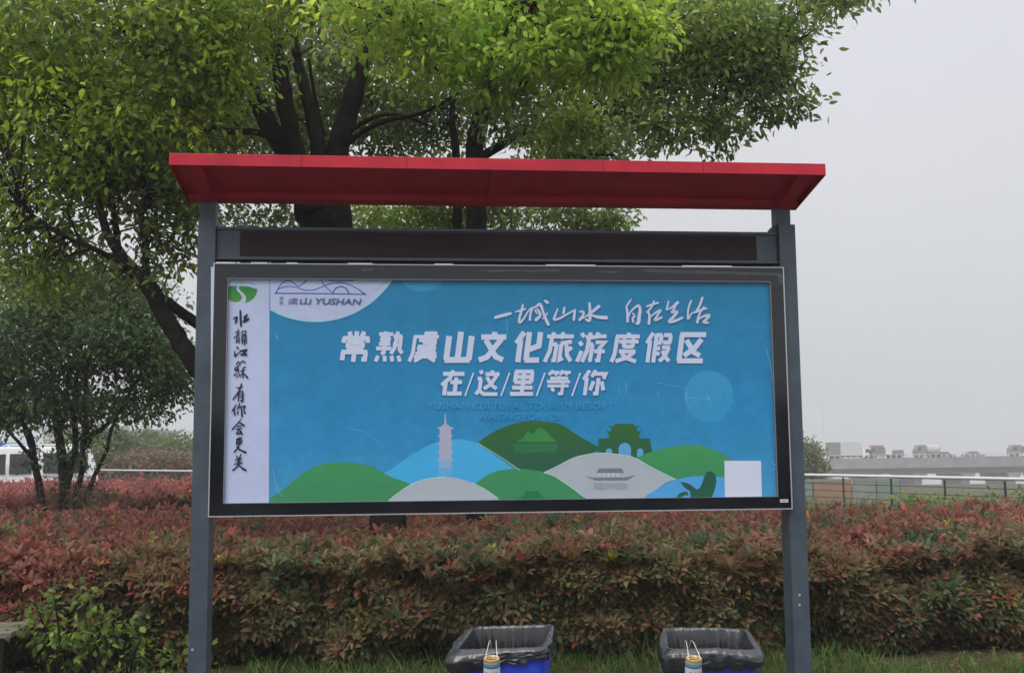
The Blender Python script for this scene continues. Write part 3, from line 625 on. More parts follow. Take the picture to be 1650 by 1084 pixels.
S(zd, [(145, 660), (200, 640)], 2); S(zd, [(150, 670), (145, 710)], 2.2); S(zd, [(150, 670), (200, 660), (192, 705)], [1.6, 2, 2.4]); S(zd, [(155, 690), (190, 685)], 1.5); S(zd, [(150, 712), (190, 706)], 1.6); S(zd, [(172, 640), (170, 735), (120, 795)], [2, 2, 2.4]); S(zd, [(145, 735), (180, 770), (245, 802)], [1.8, 2.4, 3.2])
S(zd, [(145, 840), (155, 865)], 2); S(zd, [(192, 825), (180, 860)], 2); S(zd, [(130, 885), (200, 865)], 1.8); S(zd, [(145, 905), (195, 893)], 1.6); S(zd, [(172, 860), (172, 920)], 2); S(zd, [(120, 930), (210, 915)], 1.8); S(zd, [(170, 925), (145, 965), (105, 995)], [2.2, 2, 2.4]); S(zd, [(170, 940), (205, 970), (245, 995)], [1.8, 2.6, 3.2])
pobj('strip_calligraphy', bm, ink('navy ink', (24, 26, 58), 0.9, mottled=0.05), poster)

# ================================================================= vegetation builders
def rand_unit(n): return unit(rng.normal(size=(n, 3)))
def hsvj(col, n, amt=0.18):
    return np.clip(col*(1+rng.normal(0, amt, (n, 1)))*(1+rng.normal(0, 0.06, (n, 3))), 0.003, 0.9)

DENS = 1.7
LEAFK = 2.05
class Tree:
    """trunk and limbs as tapered tubes, a crown of leaf sprays at the ends of twigs"""
    def __init__(s, base, label, cat='tree', group=None, name='tree'):
        s.base = Vector(base); s.root = empty(name, base, 0, label, cat, group)
        s.tb = MB(); s.nodes = []; s.P = []; s.D = []; s.Nn = []; s.L = []; s.W = []; s.Cc = []
    def limb(s, pts, rad, n=9, reg=True):
        q = smooth_poly([(*p, r) for p, r in zip([tuple(Vector(p)-s.base) for p in pts], rad)], 5)
        P = []
        for i, (x, y, z, r) in enumerate(q):
            j = 0.12*r
            P.append(Vector((x+random.uniform(-j, j), y+random.uniform(-j, j), z)))
        s.tb.tube(P, [max(t[3], 0.003) for t in q], n)
        if reg: s.nodes += [p+s.base for p in P]
    def px(s, pts, Y, rad):
        ys = Y if isinstance(Y, (list, tuple)) else [Y]*len(pts)
        s.limb([W(x, y, yy) for (x, y), yy in zip(pts, ys)], rad)
    def spray(s, c, spread, n, cols, Ls, wr=0.42, droop=0.35):
        """n leaves round a twig end c"""
        k = rng.normal(size=(n, 3))*np.array(spread)
        P = np.array(c)+k
        d = unit(k+1e-6)*0.55+rng.normal(size=(n, 3))*0.5; d[:, 2] -= droop
        N = rng.normal(size=(n, 3))*0.7; N[:, 2] += 0.9
        s.P.append(P-np.array(s.base)); s.D.append(d); s.Nn.append(N)
        L = rng.uniform(0.7, 1.2, n)*Ls; s.L.append(L); s.W.append(L*rng.uniform(0.85, 1.15, n)*wr)
        s.Cc.append(hsvj(np.array(cols), n, 0.14))
    def blob(s, px, py, Y, rx, ry, rz_, nc, pal, Ls=0.088, nl=34, sp=0.17, shell=0.5, twigs=True, droop=0.35, wgt=None):
        c = np.array(W(px, py, Y)); nc = int(nc*DENS); nl = nl*1.25
        u = rand_unit(nc)*(rng.uniform(shell**3, 1, (nc, 1))**(1/3))
        ctr = c+u*np.array([rx, ry, rz_])
        pal = np.array(pal)
        for q in ctr:
            kk = 1+0.75*noise.noise(Vector(q)*1.5)+0.35*noise.noise(Vector(q)*4.0)
            s.spray(q, (sp, sp, sp*0.6), int(nl*rng.uniform(0.6, 1.4)), pal[rng.choice(len(pal), p=wgt)]*kk*LEAFK, Ls, droop=droop)
        if twigs and s.nodes:
            ND = np.array(s.nodes)
            for q in ctr[::2]:
                d = np.linalg.norm(ND-q, axis=1)+rng.uniform(0, 0.3, len(ND)); j = int(np.argmin(d)); a = ND[j]
                if d[j] > 1.3: continue
                mid = (a+q)/2+rng.normal(0, 0.08, 3); mid[2] += 0.06*d[j]
                s.tb.tube([Vector(a)-s.base, Vector(mid)-s.base, Vector(q)-s.base], [0.011, 0.007, 0.003], 4, cap=False)
    def done(s, lm=None, bm_=None):
        s.tb.build('trunk', bm_ or M_bark, s.root, smooth=True)
        if s.P:
            cat = lambda a: np.concatenate(a)
            leaf_mesh('crown', cat(s.P), cat(s.D), cat(s.Nn), cat(s.L), cat(s.W), cat(s.Cc), lm or M_leaf, s.root)
        return s.root

# base colours of leaves (linear)
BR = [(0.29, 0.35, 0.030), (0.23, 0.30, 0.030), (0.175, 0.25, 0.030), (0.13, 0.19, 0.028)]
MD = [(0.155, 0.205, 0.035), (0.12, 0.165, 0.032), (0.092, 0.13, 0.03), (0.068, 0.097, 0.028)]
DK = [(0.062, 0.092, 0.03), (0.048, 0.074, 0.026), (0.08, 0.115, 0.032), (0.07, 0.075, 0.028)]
GRN = [(0.075, 0.12, 0.045), (0.10, 0.15, 0.05), (0.06, 0.10, 0.045)]

# ---- the big camphor tree behind the board
A = Tree((W(628, 1040, 10.5).x, 10.5, 0), 'big tree with a thick dark trunk behind the noticeboard splitting into four limbs', 'tree')
b0 = W(628, 1040, 10.5); b0.z = -0.15
A.limb([b0, W(628, 850, 10.5), W(612, 700, 10.5), W(580, 540, 10.5), W(545, 420, 10.5), W(520, 345, 10.5), W(516, 320, 10.5)], [.26, .185, .18, .19, .22, .27, .22], 14)
A.px([(500, 350), (478, 270), (440, 212), (405, 145), (368, 85), (345, 20), (310, -70)], 10.4, [.16, .115, .10, .085, .065, .05, .03])
A.px([(505, 345), (478, 250), (463, 185), (452, 115), (436, 45), (428, -60)], 10.3, [.16, .10, .09, .08, .06, .035])
A.px([(520, 345), (512, 240), (500, 180), (482, 110), (474, 60), (462, -60)], 10.6, [.15, .085, .07, .055, .045, .03])
A.px([(535, 345), (545, 245), (560, 185), (577, 130), (590, 60), (612, -60)], 10.5, [.16, .115, .105, .09, .05, .035])
A.px([(548, 240), (580, 215), (620, 195), (680, 182), (740, 150)], [10.5, 10.4, 10.2, 10, 9.8], [.04, .03, .026, .02, .012])
A.px([(560, 215), (600, 190), (640, 185), (700, 205)], [10.5, 10.3, 10.2, 10], [.03, .02, .016, .01])
A.px([(470, 240), (420, 215), (370, 212), (300, 205), (220, 190)], [10.4, 10.2, 10, 9.8, 9.6], [.045, .035, .03, .022, .015])
A.px([(405, 145), (360, 150), (320, 140), (260, 110)], [10.4, 10.1, 9.8, 9.6], [.04, .03, .022, .014])
A.px([(450, 115), (430, 95), (405, 60)], 10.2, [.03, .022, .012])
A.px([(520, 220), (506, 150), (497, 90)], 10.9, [.03, .02, .015])
# long low limb to the left
A.px([(606, 760), (545, 745), (440, 720), (360, 640), (314, 588), (278, 530), (243, 468), (212, 432), (190, 405), (172, 372), (158, 320)], [10.5, 10.2, 9.9, 9.7, 9.5, 9.4, 9.3, 9.3, 9.3, 9.3, 9.3], [.10, .10, .095, .09, .085, .08, .075, .06, .05, .04, .025])
A.px([(590, 720), (470, 620), (380, 560), (312, 517), (285, 497), (252, 474)], [10.5, 10.2, 9.8, 9.5, 9.4, 9.3], [.08, .07, .06, .05, .045, .04])
A.px([(234, 455), (235, 400), (228, 350), (240, 300)], 9.3, [.04, .03, .022, .015])
A.px([(212, 432), (150, 400), (95, 375), (30, 330)], [9.3, 9.2, 9.1, 9], [.03, .024, .018, .012])
A.px([(190, 405), (185, 350), (175, 300), (180, 250)], 9.4, [.035, .028, .02, .012])
B = A.blob
B(150, 60, 9.0, 1.1, .8, .55, 60, BR+MD); B(290, 70, 9.0, .7, .7, .5, 34, BR+MD); B(430, -40, 8.8, 1.2, .7, .28, 40, BR+MD); B(600, -30, 8.8, .7, .6, .3, 22, BR+MD); B(330, 130, 9.3, .35, .4, .25, 12, BR)
B(110, 190, 9.2, .9, .7, .45, 46, BR+MD); B(250, 210, 9.4, .55, .7, .35, 30, MD+BR[:2]); B(30, 330, 9.4, .5, .5, .45, 20, MD+BR[2:]); B(120, 280, 9.3, .4, .4, .2, 12, BR+MD)
B(215, 300, 9.6, .5, .5, .18, 13, MD+DK[:1], nl=22); B(40, 420, 9.6, .55, .5, .28, 18, MD+BR[3:]); B(120, 350, 9.5, .25, .3, .12, 5, MD, nl=20); B(110, 440, 9.5, .3, .3, .14, 6, MD, nl=20)
B(20, 60, 9.2, .6, .7, .5, 26, MD+BR[:1]); B(360, 205, 11.2, .5, .3, .25, 12, MD)
B(-150, 150, 9.5, .9, .9, 1.0, 40, MD); B(350, -120, 9.8, 2.6, 1.6, .5, 90, MD, nl=30); B(100, -150, 9.8, 1.4, 1.2, .5, 50, MD, nl=30)
B(30, 180, 9.3, .6, .6, .5, 26, BR+MD); B(180, 270, 9.6, .5, .5, .25, 20, BR+MD); B(330, 30, 9.4, .8, .6, .4, 26, BR+MD); B(90, 100, 10.4, 1.3, .6, .6, 40, MD); B(250, 130, 10.6, 1.0, .6, .5, 34, MD)
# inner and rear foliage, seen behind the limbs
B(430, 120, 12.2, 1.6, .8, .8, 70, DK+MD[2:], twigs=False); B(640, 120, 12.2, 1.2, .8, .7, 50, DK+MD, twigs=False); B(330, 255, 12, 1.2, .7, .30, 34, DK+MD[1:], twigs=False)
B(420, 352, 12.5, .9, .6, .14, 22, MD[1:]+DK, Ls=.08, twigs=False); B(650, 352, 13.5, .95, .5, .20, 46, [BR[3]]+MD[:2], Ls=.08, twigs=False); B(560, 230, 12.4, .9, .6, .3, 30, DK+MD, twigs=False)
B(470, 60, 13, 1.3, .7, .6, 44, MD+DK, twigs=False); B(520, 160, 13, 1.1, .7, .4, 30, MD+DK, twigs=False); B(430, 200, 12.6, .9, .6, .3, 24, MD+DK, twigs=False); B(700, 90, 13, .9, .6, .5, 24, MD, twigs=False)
# thin leafage on the low limb
B(235, 390, 9.3, .24, .3, .2, 8, MD[1:]+DK, nl=13, sp=.10); B(275, 430, 9.2, .16, .2, .16, 7, MD, nl=11, sp=.07); B(290, 370, 9.4, .25, .3, .18, 9, MD[1:]+DK, nl=12, sp=.08)
B(210, 440, 9.3, .2, .2, .12, 6, DK, nl=12, sp=.08); B(300, 310, 9.6, .3, .3, .12, 11, MD, nl=20, sp=.1); B(150, 480, 9.3, .25, .2, .12, 5, DK, nl=14, sp=.09); B(262, 350, 9.6, .3, .3, .15, 10, MD, nl=16, sp=.1)
A.done()

# ---- second tree, further right
Bt = Tree((W(775, 1040, 12.2).x, 12.2, 0), 'slimmer-trunked tree whose leafy branches reach out above the right of the canopy', 'tree')
b0 = W(775, 960, 12.2); b0.z = -0.15
Bt.limb([b0, W(772, 700, 12.2), W(770, 480, 12.2), W(768, 370, 12.2), W(764, 250, 12.1), W(772, 200, 12.0), W(780, 150, 11.9), W(786, 60, 11.8), (W(790, -80, 11.5))], [.2, .15, .14, .125, .11, .105, .09, .06, .04], 12)
Bt.px([(742, 480), (737, 370), (735, 250), (728, 190), (735, 120)], 12.3, [.05, .055, .05, .04, .02])
Bt.px([(776, 190), (830, 150), (900, 110), (1000, 70), (1100, 30), (1230, -20)], [12, 11.6, 11.2, 10.8, 10.4, 10], [.06, .055, .05, .04, .03, .015])
Bt.px([(766, 260), (840, 215), (920, 185), (1010, 160), (1090, 130), (1190, 120)], [12.1, 11.6, 11.2, 10.6, 10.2, 9.8], [.055, .05, .042, .034, .025, .012])
Bt.px([(920, 185), (975, 150), (1010, 185), (1060, 205)], [11.2, 10.8, 10.4, 10.2], [.035, .03, .02, .01])
Bt.px([(1000, 70), (1060, 90), (1130, 100), (1250, 90)], [10.8, 10.4, 10, 9.7], [.03, .025, .02, .01])
Bt.px([(765, 300), (830, 290), (900, 255), (990, 250)], [12.1, 11.6, 11.2, 10.8], [.03, .026, .02, .01])
B = Bt.blob
RT = [(0.115, 0.155, 0.045), (0.09, 0.13, 0.04), (0.14, 0.185, 0.045), (0.07, 0.105, 0.036), (0.17, 0.215, 0.05)]
B(1120, 40, 9.9, .8, .8, .5, 46, RT); B(1250, 30, 9.7, .45, .5, .30, 20, RT); B(1180, 120, 9.8, .5, .5, .30, 22, RT); B(1240, 105, 9.7, .30, .35, .22, 10, RT)
B(1060, 140, 10.2, .5, .6, .35, 24, RT); B(1160, 60, 10, .6, .6, .3, 18, RT); B(1010, 60, 10.6, .8, .7, .5, 34, RT)
B(1335, 0, 9.6, .22, .3, .10, 6, RT, sp=.12, nl=22); B(1290, 170, 9.6, .10, .12, .05, 3, RT, sp=.08, nl=18); B(1255, 185, 9.6, .22, .15, .08, 5, RT, sp=.08, nl=16); B(1375, -25, 9.6, .3, .3, .12, 7, RT, sp=.12)
B(1100, 200, 9.9, .42, .35, .10, 14, RT, nl=18, sp=.10); B(1180, 205, 9.8, .28, .3, .08, 9, RT, nl=15, sp=.09); B(1040, 225, 10.2, .3, .3, .10, 8, RT, nl=15, sp=.10); B(1150, 238, 9.8, .25, .2, .04, 5, RT, nl=8, sp=.07)
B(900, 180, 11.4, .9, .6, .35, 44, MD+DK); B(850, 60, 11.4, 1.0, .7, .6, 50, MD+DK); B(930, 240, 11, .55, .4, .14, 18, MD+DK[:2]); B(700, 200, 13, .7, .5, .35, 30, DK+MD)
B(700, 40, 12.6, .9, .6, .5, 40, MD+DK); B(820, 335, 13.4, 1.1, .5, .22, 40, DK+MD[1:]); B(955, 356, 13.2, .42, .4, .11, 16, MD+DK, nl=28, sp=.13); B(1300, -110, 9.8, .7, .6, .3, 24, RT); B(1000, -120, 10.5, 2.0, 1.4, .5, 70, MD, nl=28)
# bright young foliage hanging towards the camera
Bt.limb([W(784, 100, 11.9), W(800, 20, 10.8), W(820, -40, 9.6), W(840, -40, 8.4), W(860, 10, 7.6)], [.06, .05, .04, .03, .012])
Bt.limb([W(820, -40, 9.6), W(900, -40, 8.6), W(960, 10, 8.0), W(1010, 60, 7.7)], [.035, .028, .02, .01])
Bt.limb([W(820, -40, 9.6), W(740, -40, 8.8), W(680, 0, 8.2), W(620, 30, 8)], [.035, .028, .02, .01])
BR2 = [(0.24, 0.33, 0.035), (0.20, 0.29, 0.035), (0.16, 0.25, 0.035), (0.12, 0.20, 0.03)]
B(620, 30, 8, .6, .5, .28, 20, BR2+MD[:2], nl=26, sp=.13); B(720, 60, 8, .55, .5, .30, 20, BR2+MD[:2], nl=26, sp=.13); B(850, 50, 7.8, .5, .5, .34, 24, BR2+MD[:1], nl=26, sp=.13); B(980, 30, 7.7, .42, .4, .30, 24, BR2, nl=28, sp=.12)
B(960, 110, 7.8, .28, .3, .16, 12, BR2, nl=24, sp=.10); B(1030, 60, 7.7, .16, .2, .16, 7, BR2, nl=24, sp=.09); B(800, 130, 8, .4, .4, .12, 10, BR2[2:]+MD, nl=22, sp=.10); B(880, -60, 8, .9, .7, .2, 30, BR2+MD, nl=24)
B(905, 200, 9.2, .3, .3, .22, 12, BR2[2:]+MD, nl=22, sp=.10); B(960, 215, 9.4, .22, .25, .12, 8, MD, nl=20, sp=.10); B(800, 80, 8.0, .3, .3, .2, 10, BR2, nl=20, sp=.09)
Bt.done()

# ---- dark many-stemmed small tree on the left
Ct = Tree((W(95, 900, 16).x, 16, 0), 'small dark-leaved tree with many thin stems in front of the white van', 'tree')
def st(pts, rad, Y=16): Ct.px(pts, Y, rad)
st([(80, 915), (66, 800), (55, 742), (50, 705), (25, 665), (-5, 640)], [.09, .06, .05, .045, .03, .02])
st([(55, 742), (30, 712), (8, 690), (-25, 665)], [.035, .025, .02, .015], 15.9)
st([(52, 725), (40, 690), (30, 640), (35, 590)], [.035, .03, .025, .015], 16.1)
st([(100, 915), (103, 800), (101, 745), (95, 700), (85, 640), (80, 560), (90, 480)], [.10, .07, .07, .065, .05, .035, .02])
st([(103, 800), (116, 745), (122, 710), (120, 660), (125, 590)], [.06, .05, .045, .04, .02], 15.9)
st([(116, 740), (122, 713), (137, 700), (150, 680)], [.03, .028, .024, .015], 15.8)
st([(112, 915), (120, 810), (132, 760), (134, 715), (138, 680), (140, 600), (160, 520)], [.06, .045, .042, .04, .035, .03, .02], 16.1)
st([(134, 722), (150, 700), (165, 690), (185, 672)], [.055, .045, .035, .02], 16)
st([(165, 690), (190, 665), (215, 640)], [.03, .022, .012], 16)
st([(115, 915), (140, 800), (160, 750), (172, 725), (180, 690), (205, 640), (235, 590)], [.05, .034, .03, .028, .025, .02, .012], 15.8)
st([(95, 700), (108, 650), (110, 590)], [.04, .03, .02], 16)
DT_ = [(c[0]*.85, c[1]*1.05, c[2]*.8) for c in [(0.042, 0.062, 0.03), (0.03, 0.046, 0.024), (0.055, 0.075, 0.032), (0.05, 0.055, 0.03), (0.07, 0.10, 0.035)]]
B = Ct.blob; kw = dict(Ls=.095, nl=46, sp=.18)
B(60, 560, 16, 1.0, 1.0, .75, 60, DT_, **kw); B(165, 545, 16, .8, .9, .65, 48, DT_, **kw); B(245, 575, 16, .55, .6, .42, 30, DT_, **kw); B(60, 650, 16, .9, .8, .28, 34, DT_, **kw)
B(190, 645, 16, .65, .6, .22, 20, DT_, Ls=.095, nl=28, sp=.15); B(275, 620, 16, .30, .35, .22, 14, DT_, **kw); B(170, 460, 16, .6, .7, .35, 26, DT_, **kw); B(40, 470, 16, .8, .8, .5, 34, DT_+GRN, **kw); B(240, 500, 16, .4, .4, .25, 14, DT_, **kw)
B(-60, 600, 16, .9, .9, .9, 50, DT_, **kw); B(240, 668, 16, .35, .3, .08, 7, DT_, Ls=.09, nl=14, sp=.12); B(120, 700, 15.9, .5, .4, .12, 9, DT_, Ls=.085, nl=9, sp=.12); B(60, 740, 15.9, .3, .3, .2, 6, DT_, Ls=.085, nl=8, sp=.1); B(140, 735, 15.7, .35, .3, .2, 9, DT_, Ls=.085, nl=9, sp=.1)
B(120, 800, 15.9, .5, .4, .25, 16, [(0.06, 0.05, 0.03), (0.05, 0.06, 0.03), (0.08, 0.05, 0.035)], Ls=.08, nl=22, sp=.14)
Ct.done()

# ================================================================= hedges
def hedge(name, label, quad_, z1, n_top, n_front, cols_fn, Ls, group=None, rough=0.10, tilt=0.0, shoots=6, faces=('front', 'top'), zlow=0.05, up=0.5):
    """clipped hedge on a four-cornered plot (front-left, front-right, back-right, back-left): a twiggy inside and leaf rosettes over its faces"""
    q = [np.array(p, float) for p in quad_]
    cx_, cy_ = np.mean(q, axis=0)
    root = empty(name, (cx_, cy_, 0), 0, label, 'hedge', group)
    def pt(a, b): return (q[0]*(1-a)+q[1]*a)*(1-b)+(q[3]*(1-a)+q[2]*a)*b
    def top(x, y): return z1+tilt*min(1, max(0, (-2.6-x)/1.5))+rough*(noise.noise(Vector((x*0.9, y*0.9, 3)))*0.9+noise.noise(Vector((x*2.7, y*2.7, 9)))*0.8)
    def inset(x, z): return 0.12+rough*2.6*(noise.noise(Vector((x*1.3, z*2.2, 5)))+0.6*noise.noise(Vector((x*3.7, z*4.0, 1))))
    # inner mass
    bm = bmesh.new(); NA, NB = 60, 24; ins = 0.16
    rows = []
    for j in range(NB+1):
        r = []
        for i in range(NA+1):
            p = pt(i/NA, j/NB); dx = (cx_-p[0]); dy = (cy_-p[1])
            edge = (i in (0, NA)) or (j in (0, NB))
            x, y = p[0]+(0.2*np.sign(dx) if i in (0, NA) else 0), p[1]+(0.28*np.sign(dy) if j in (0, NB) else 0)
            r.append(bm.verts.new((x-cx_, y-cy_, top(x, y)-0.17-(0.12 if edge else 0)+0.05*noise.noise(Vector((x*4, y*4, 0))))))
        rows.append(r)
    for j in range(NB):
        for i in range(NA): bm.faces.new((rows[j][i], rows[j][i+1], rows[j+1][i+1], rows[j+1][i]))
    border = [rows[0][i] for i in range(NA+1)]+[rows[j][NA] for j in range(1, NB+1)]+[rows[NB][i] for i in range(NA-1, -1, -1)]+[rows[j][0] for j in range(NB-1, 0, -1)]
    prev = border
    for zz in (0.5, 0.0):
        cur = [bm.verts.new((v.co.x+random.uniform(-.03, .03), v.co.y+(0.10 if v.co.y < 0 else -0.1)*(1-zz)*0.7, v.co.z*zz if zz else -0.12)) for v in border]
        for i in range(len(border)): bm.faces.new((prev[i], cur[i], cur[(i+1) % len(cur)], prev[(i+1) % len(prev)]))
        prev = cur
    bmesh.ops.recalc_face_normals(bm, faces=bm.faces)
    me = bpy.data.meshes.new('branches'); bm.to_mesh(me); bm.free(); link('branches', me, root, M_core)
    P = []; ax = []
    nt_ = n_top if 'top' in faces else 0
    a = rng.uniform(0, 1, nt_); b = rng.uniform(0, 1, nt_)**1.15
    for i in range(nt_):
        p = pt(a[i], b[i]); P.append((p[0], p[1], top(p[0], p[1])-abs(rng.normal(0, 0.06))+ (0.14*rng.random() if rng.random() < 0.18 else 0))); ax.append((rng.normal(0, .35), rng.normal(-.15, .35), 1))
    a = rng.uniform(0, 1, n_front); zf = rng.uniform(0, 1, n_front)
    for i in range(n_front):
        p = pt(a[i], 0); h = top(p[0], p[1]); z = zlow+(h-zlow)*zf[i]
        iy = inset(p[0], z)+0.22*max(0, 1-zf[i]*3.0)+max(0, zf[i]-0.85)*0.6
        P.append((p[0], p[1]+iy+abs(rng.normal(0, 0.05))-0.05, z)); ax.append((rng.normal(0, .45), -1, up+rng.normal(0, .35)+zf[i]*.4))
    P = np.array(P); ax = unit(np.array(ax)); n = len(P); k = shoots
    # rosettes
    side = unit(np.cross(ax, rand_unit(n))); oth = np.cross(ax, side)
    LP, LD, LN, LC = [], [], [], []
    cshoot = cols_fn(P)
    Lr = rng.uniform(0.55, 1.25, n)*Ls; LL = []
    for j in range(k):
        th = 2*math.pi*(j/k)+rng.uniform(-.5, .5, n); el = rng.uniform(0.25, 1.1, n)
        rad = side*np.cos(th)[:, None]+oth*np.sin(th)[:, None]
        d = rad*np.cos(el)[:, None]+ax*np.sin(el)[:, None]
        LP.append(P-ax*rng.uniform(0, .04, (n, 1))+rad*0.006); LD.append(d); LN.append(ax*np.cos(el)[:, None]-rad*np.sin(el)[:, None]+rng.normal(0, .2, (n, 3)))
        LC.append(hsvj(cshoot, n, 0.16)); LL.append(Lr*rng.uniform(.8, 1.1, n))
    P = np.concatenate(LP)-np.array([cx_, cy_, 0]); L = np.concatenate(LL)
    leaf_mesh('foliage', P, np.concatenate(LD), np.concatenate(LN), L, L*rng.uniform(.30, .40, len(L)), np.concatenate(LC), M_hleaf, root, bend=0.10)
    return root
def nz3(P, s, o): return np.array([noise.noise(Vector((p[0]*s, p[1]*s, p[2]*s*1.5+o))) for p in P])
RED = np.array([(0.40, 0.090, 0.072), (0.33, 0.085, 0.064), (0.28, 0.105, 0.070), (0.46, 0.13, 0.10)])
BRN = np.array([(0.27, 0.165, 0.085), (0.23, 0.165, 0.075), (0.29, 0.145, 0.085), (0.20, 0.165, 0.070)])
OLV = np.array([(0.21, 0.18, 0.080), (0.15, 0.165, 0.070), (0.25, 0.18, 0.088), (0.10, 0.135, 0.056), (0.30, 0.20, 0.10)])
YEL = np.array([(0.40, 0.34, 0.05), (0.30, 0.32, 0.05), (0.42, 0.26, 0.06)])
def front_cols(P):
    n = len(P); big = nz3(P, 0.55, 0); mid = nz3(P, 1.6, 7); yel = nz3(P, 2.2, 17)
    left = np.clip((-1.9-P[:, 0])/1.2, 0, 1); rt = np.clip((P[:, 0]-1.2)/2.0, 0, 1)
    # young red growth is on top, old olive growth low down
    r = (P[:, 2]-0.80)*3.4+(P[:, 1]-10.4)*0.42+left*1.1+rt*0.2+mid*2.5+big*2.0+rng.normal(0, 0.35, n)
    c = .85*OLV[rng.integers(0, 5, n)]*(1+.45*nz3(P, 1.1, 31))[:, None]
    m1 = r > -1.2+rng.normal(0, .8, n); c[m1] = BRN[rng.integers(0, 4, m1.sum())]*.72
    m2 = r > 0.75; c[m2] = RED[rng.integers(0, 4, m2.sum())]*rng.uniform(.5, .9, (m2.sum(), 1))*np.array([.92, 1.15, 1.08])
    dg_ = (mid < -.25) & (rng.random(n) < .5); c[dg_] = np.array([(.055, .085, .035), (.07, .10, .045)])[rng.integers(0, 2, dg_.sum())]
    lowred = (rng.random(n) < 0.035); c[lowred] = RED[rng.integers(0, 4, lowred.sum())]*.8
    my = (yel > 0.52) & (rng.random(n) < 0.5) | (rng.random(n) < 0.008); c[my] = YEL[rng.integers(0, 3, my.sum())]*.8
    return c
def back_cols(P):
    n = len(P); mid = nz3(P, .8, 7)
    r = (P[:, 2]-0.86)*9+mid*1.2+rng.normal(0, .4, n)
    c = np.array([(0.05, 0.065, 0.02), (0.035, 0.05, 0.018)])[rng.integers(0, 2, n)]
    m1 = r > -0.9; c[m1] = BRN[rng.integers(0, 4, m1.sum())]*.8
    m2 = r > -0.2; c[m2] = (RED*np.array([.80, .85, .95]))[rng.integers(0, 4, m2.sum())]
    my = rng.random(n) < 0.02; c[my] = YEL[1]
    return c
hedge('photinia_hedge', 'wide clipped hedge with red young leaves on top, right behind the noticeboard posts', [(-6.2, 7.75), (6.2, 8.75), (8.9, 14.4), (-9.4, 14.4)], 0.81, 26000, 11500, front_cols, 0.095, rough=.11, tilt=.03)
hedge('photinia_hedge', 'narrower bright red hedge farther back, between the front hedge and the white van', [(-11.6, 17.2), (-1.5, 17.2), (-3.0, 28), (-20, 28)], 0.97, 10000, 3200, back_cols, 0.11, shoots=5)

# ================================================================= low plants, grass and litter
def shrub(label, cx_, cy_, rx, ry, z0, z1, n, cols, Ls, name='green_shrub', cat='shrub', group=None, stems=7, wr=.5):
    T_ = Tree((cx_, cy_, 0), label, cat, group, name)
    for i in range(stems):
        a = rng.uniform(0, 2*math.pi); r = rng.uniform(.2, .9)
        p = Vector((cx_+rx*r*math.cos(a), cy_+ry*r*math.sin(a), z1*rng.uniform(.7, 1)))
        b = Vector((cx_+(p.x-cx_)*.4, cy_+(p.y-cy_)*.4, -0.05)); m_ = (p+b)/2+Vector((random.uniform(-.05, .05), 0, .05))
        T_.limb([b, m_, p], [.012, .009, .004], 5)
    for i in range(n):
        a = rng.uniform(0, 2*math.pi); r = math.sqrt(rng.uniform(0, 1)); z = rng.uniform(z0, z1); k = math.sqrt(max(.15, 1-((z-(z0+z1)/2)/((z1-z0)/1.8))**2))
        T_.spray((cx_+rx*r*k*math.cos(a), cy_+ry*r*k*math.sin(a), z), (.05, .05, .04), 9, cols[rng.integers(0, len(cols))], Ls, wr=wr, droop=0.1)
    return T_.done(M_hleaf)
SG = np.array([(0.16, 0.25, 0.045), (0.12, 0.20, 0.04), (0.21, 0.30, 0.05), (0.09, 0.15, 0.04)])
p = W(128, 985, 7.6); shrub('low bright green shrub at the bottom left beside the end of the wooden bench', p.x, 7.45, .36, .30, .28, .70, 38, SG, .065)
p = W(210, 1040, 7.6); shrub('low green shrub growing left of the foot of the left noticeboard post', p.x, 7.45, .62, .35, .02, .46, 46, SG*.8, .065)
p = W(1555, 800, 15.2); shrub('tall pale green weed bush rising above the hedge near the railing', p.x, 15.2, .9, .5, .35, .94, 120, np.array([(0.13, 0.20, 0.06), (0.18, 0.26, 0.07), (0.10, 0.16, 0.05)]), .075, name='weed_bush', cat='bush')
p = W(1490, 815, 15.0); shrub('low yellow-green weed bush on the far side of the hedge, left of the taller one', p.x, 15.2, .55, .4, .4, .92, 60, np.array([(0.20, 0.27, 0.06), (0.15, 0.22, 0.05)]), .09, name='weed_bush', cat='bush')
p = W(1640, 800, 15.6); shrub('green weed bush at the right edge of the photo in front of the railing', p.x+.4, 15.6, .7, .4, .4, .98, 70, np.array([(0.11, 0.18, 0.06), (0.15, 0.22, 0.07)]), .10, name='weed_bush', cat='bush')

def blades(name, label, n, xr, yr, hmin, hmax, cols, dens=None, wid=.008):
    x = rng.uniform(*xr, n); y = rng.uniform(*yr, n)
    if dens is not None:
        k = np.array([dens(a, b) for a, b in zip(x, y)]) > rng.random(n); x, y = x[k], y[k]; n = len(x)
    P = np.stack([x, y, np.full(n, -0.01)], 1); D = np.stack([rng.normal(0, .45, n), rng.normal(-.1, .45, n), np.ones(n)], 1)
    L = rng.uniform(hmin, hmax, n)*np.where(rng.random(n) < .1, 1.5, 1)
    o = leaf_mesh(name, P, D, rng.normal(size=(n, 3)), L, rng.uniform(.7, 1.4, n)*wid, hsvj(np.array(cols)[rng.integers(0, len(cols), n)], n, .2), M_hleaf, None, bend=.22)
    return tag(o, label, 'grass', kind='stuff')
GC = [(0.09, 0.17, 0.035), (0.12, 0.21, 0.045), (0.07, 0.13, 0.03), (0.15, 0.20, 0.06)]
def gd(x, y):
    n_ = noise.noise(Vector((x*1.1, y*1.1, 0)))*1.2
    if x < -1.95: return 0.05
    if x > 2.6: return 0.35+n_
    return (.75 if x < 1.3 else .55)+n_*.9-.25*max(0, (y-8.3))
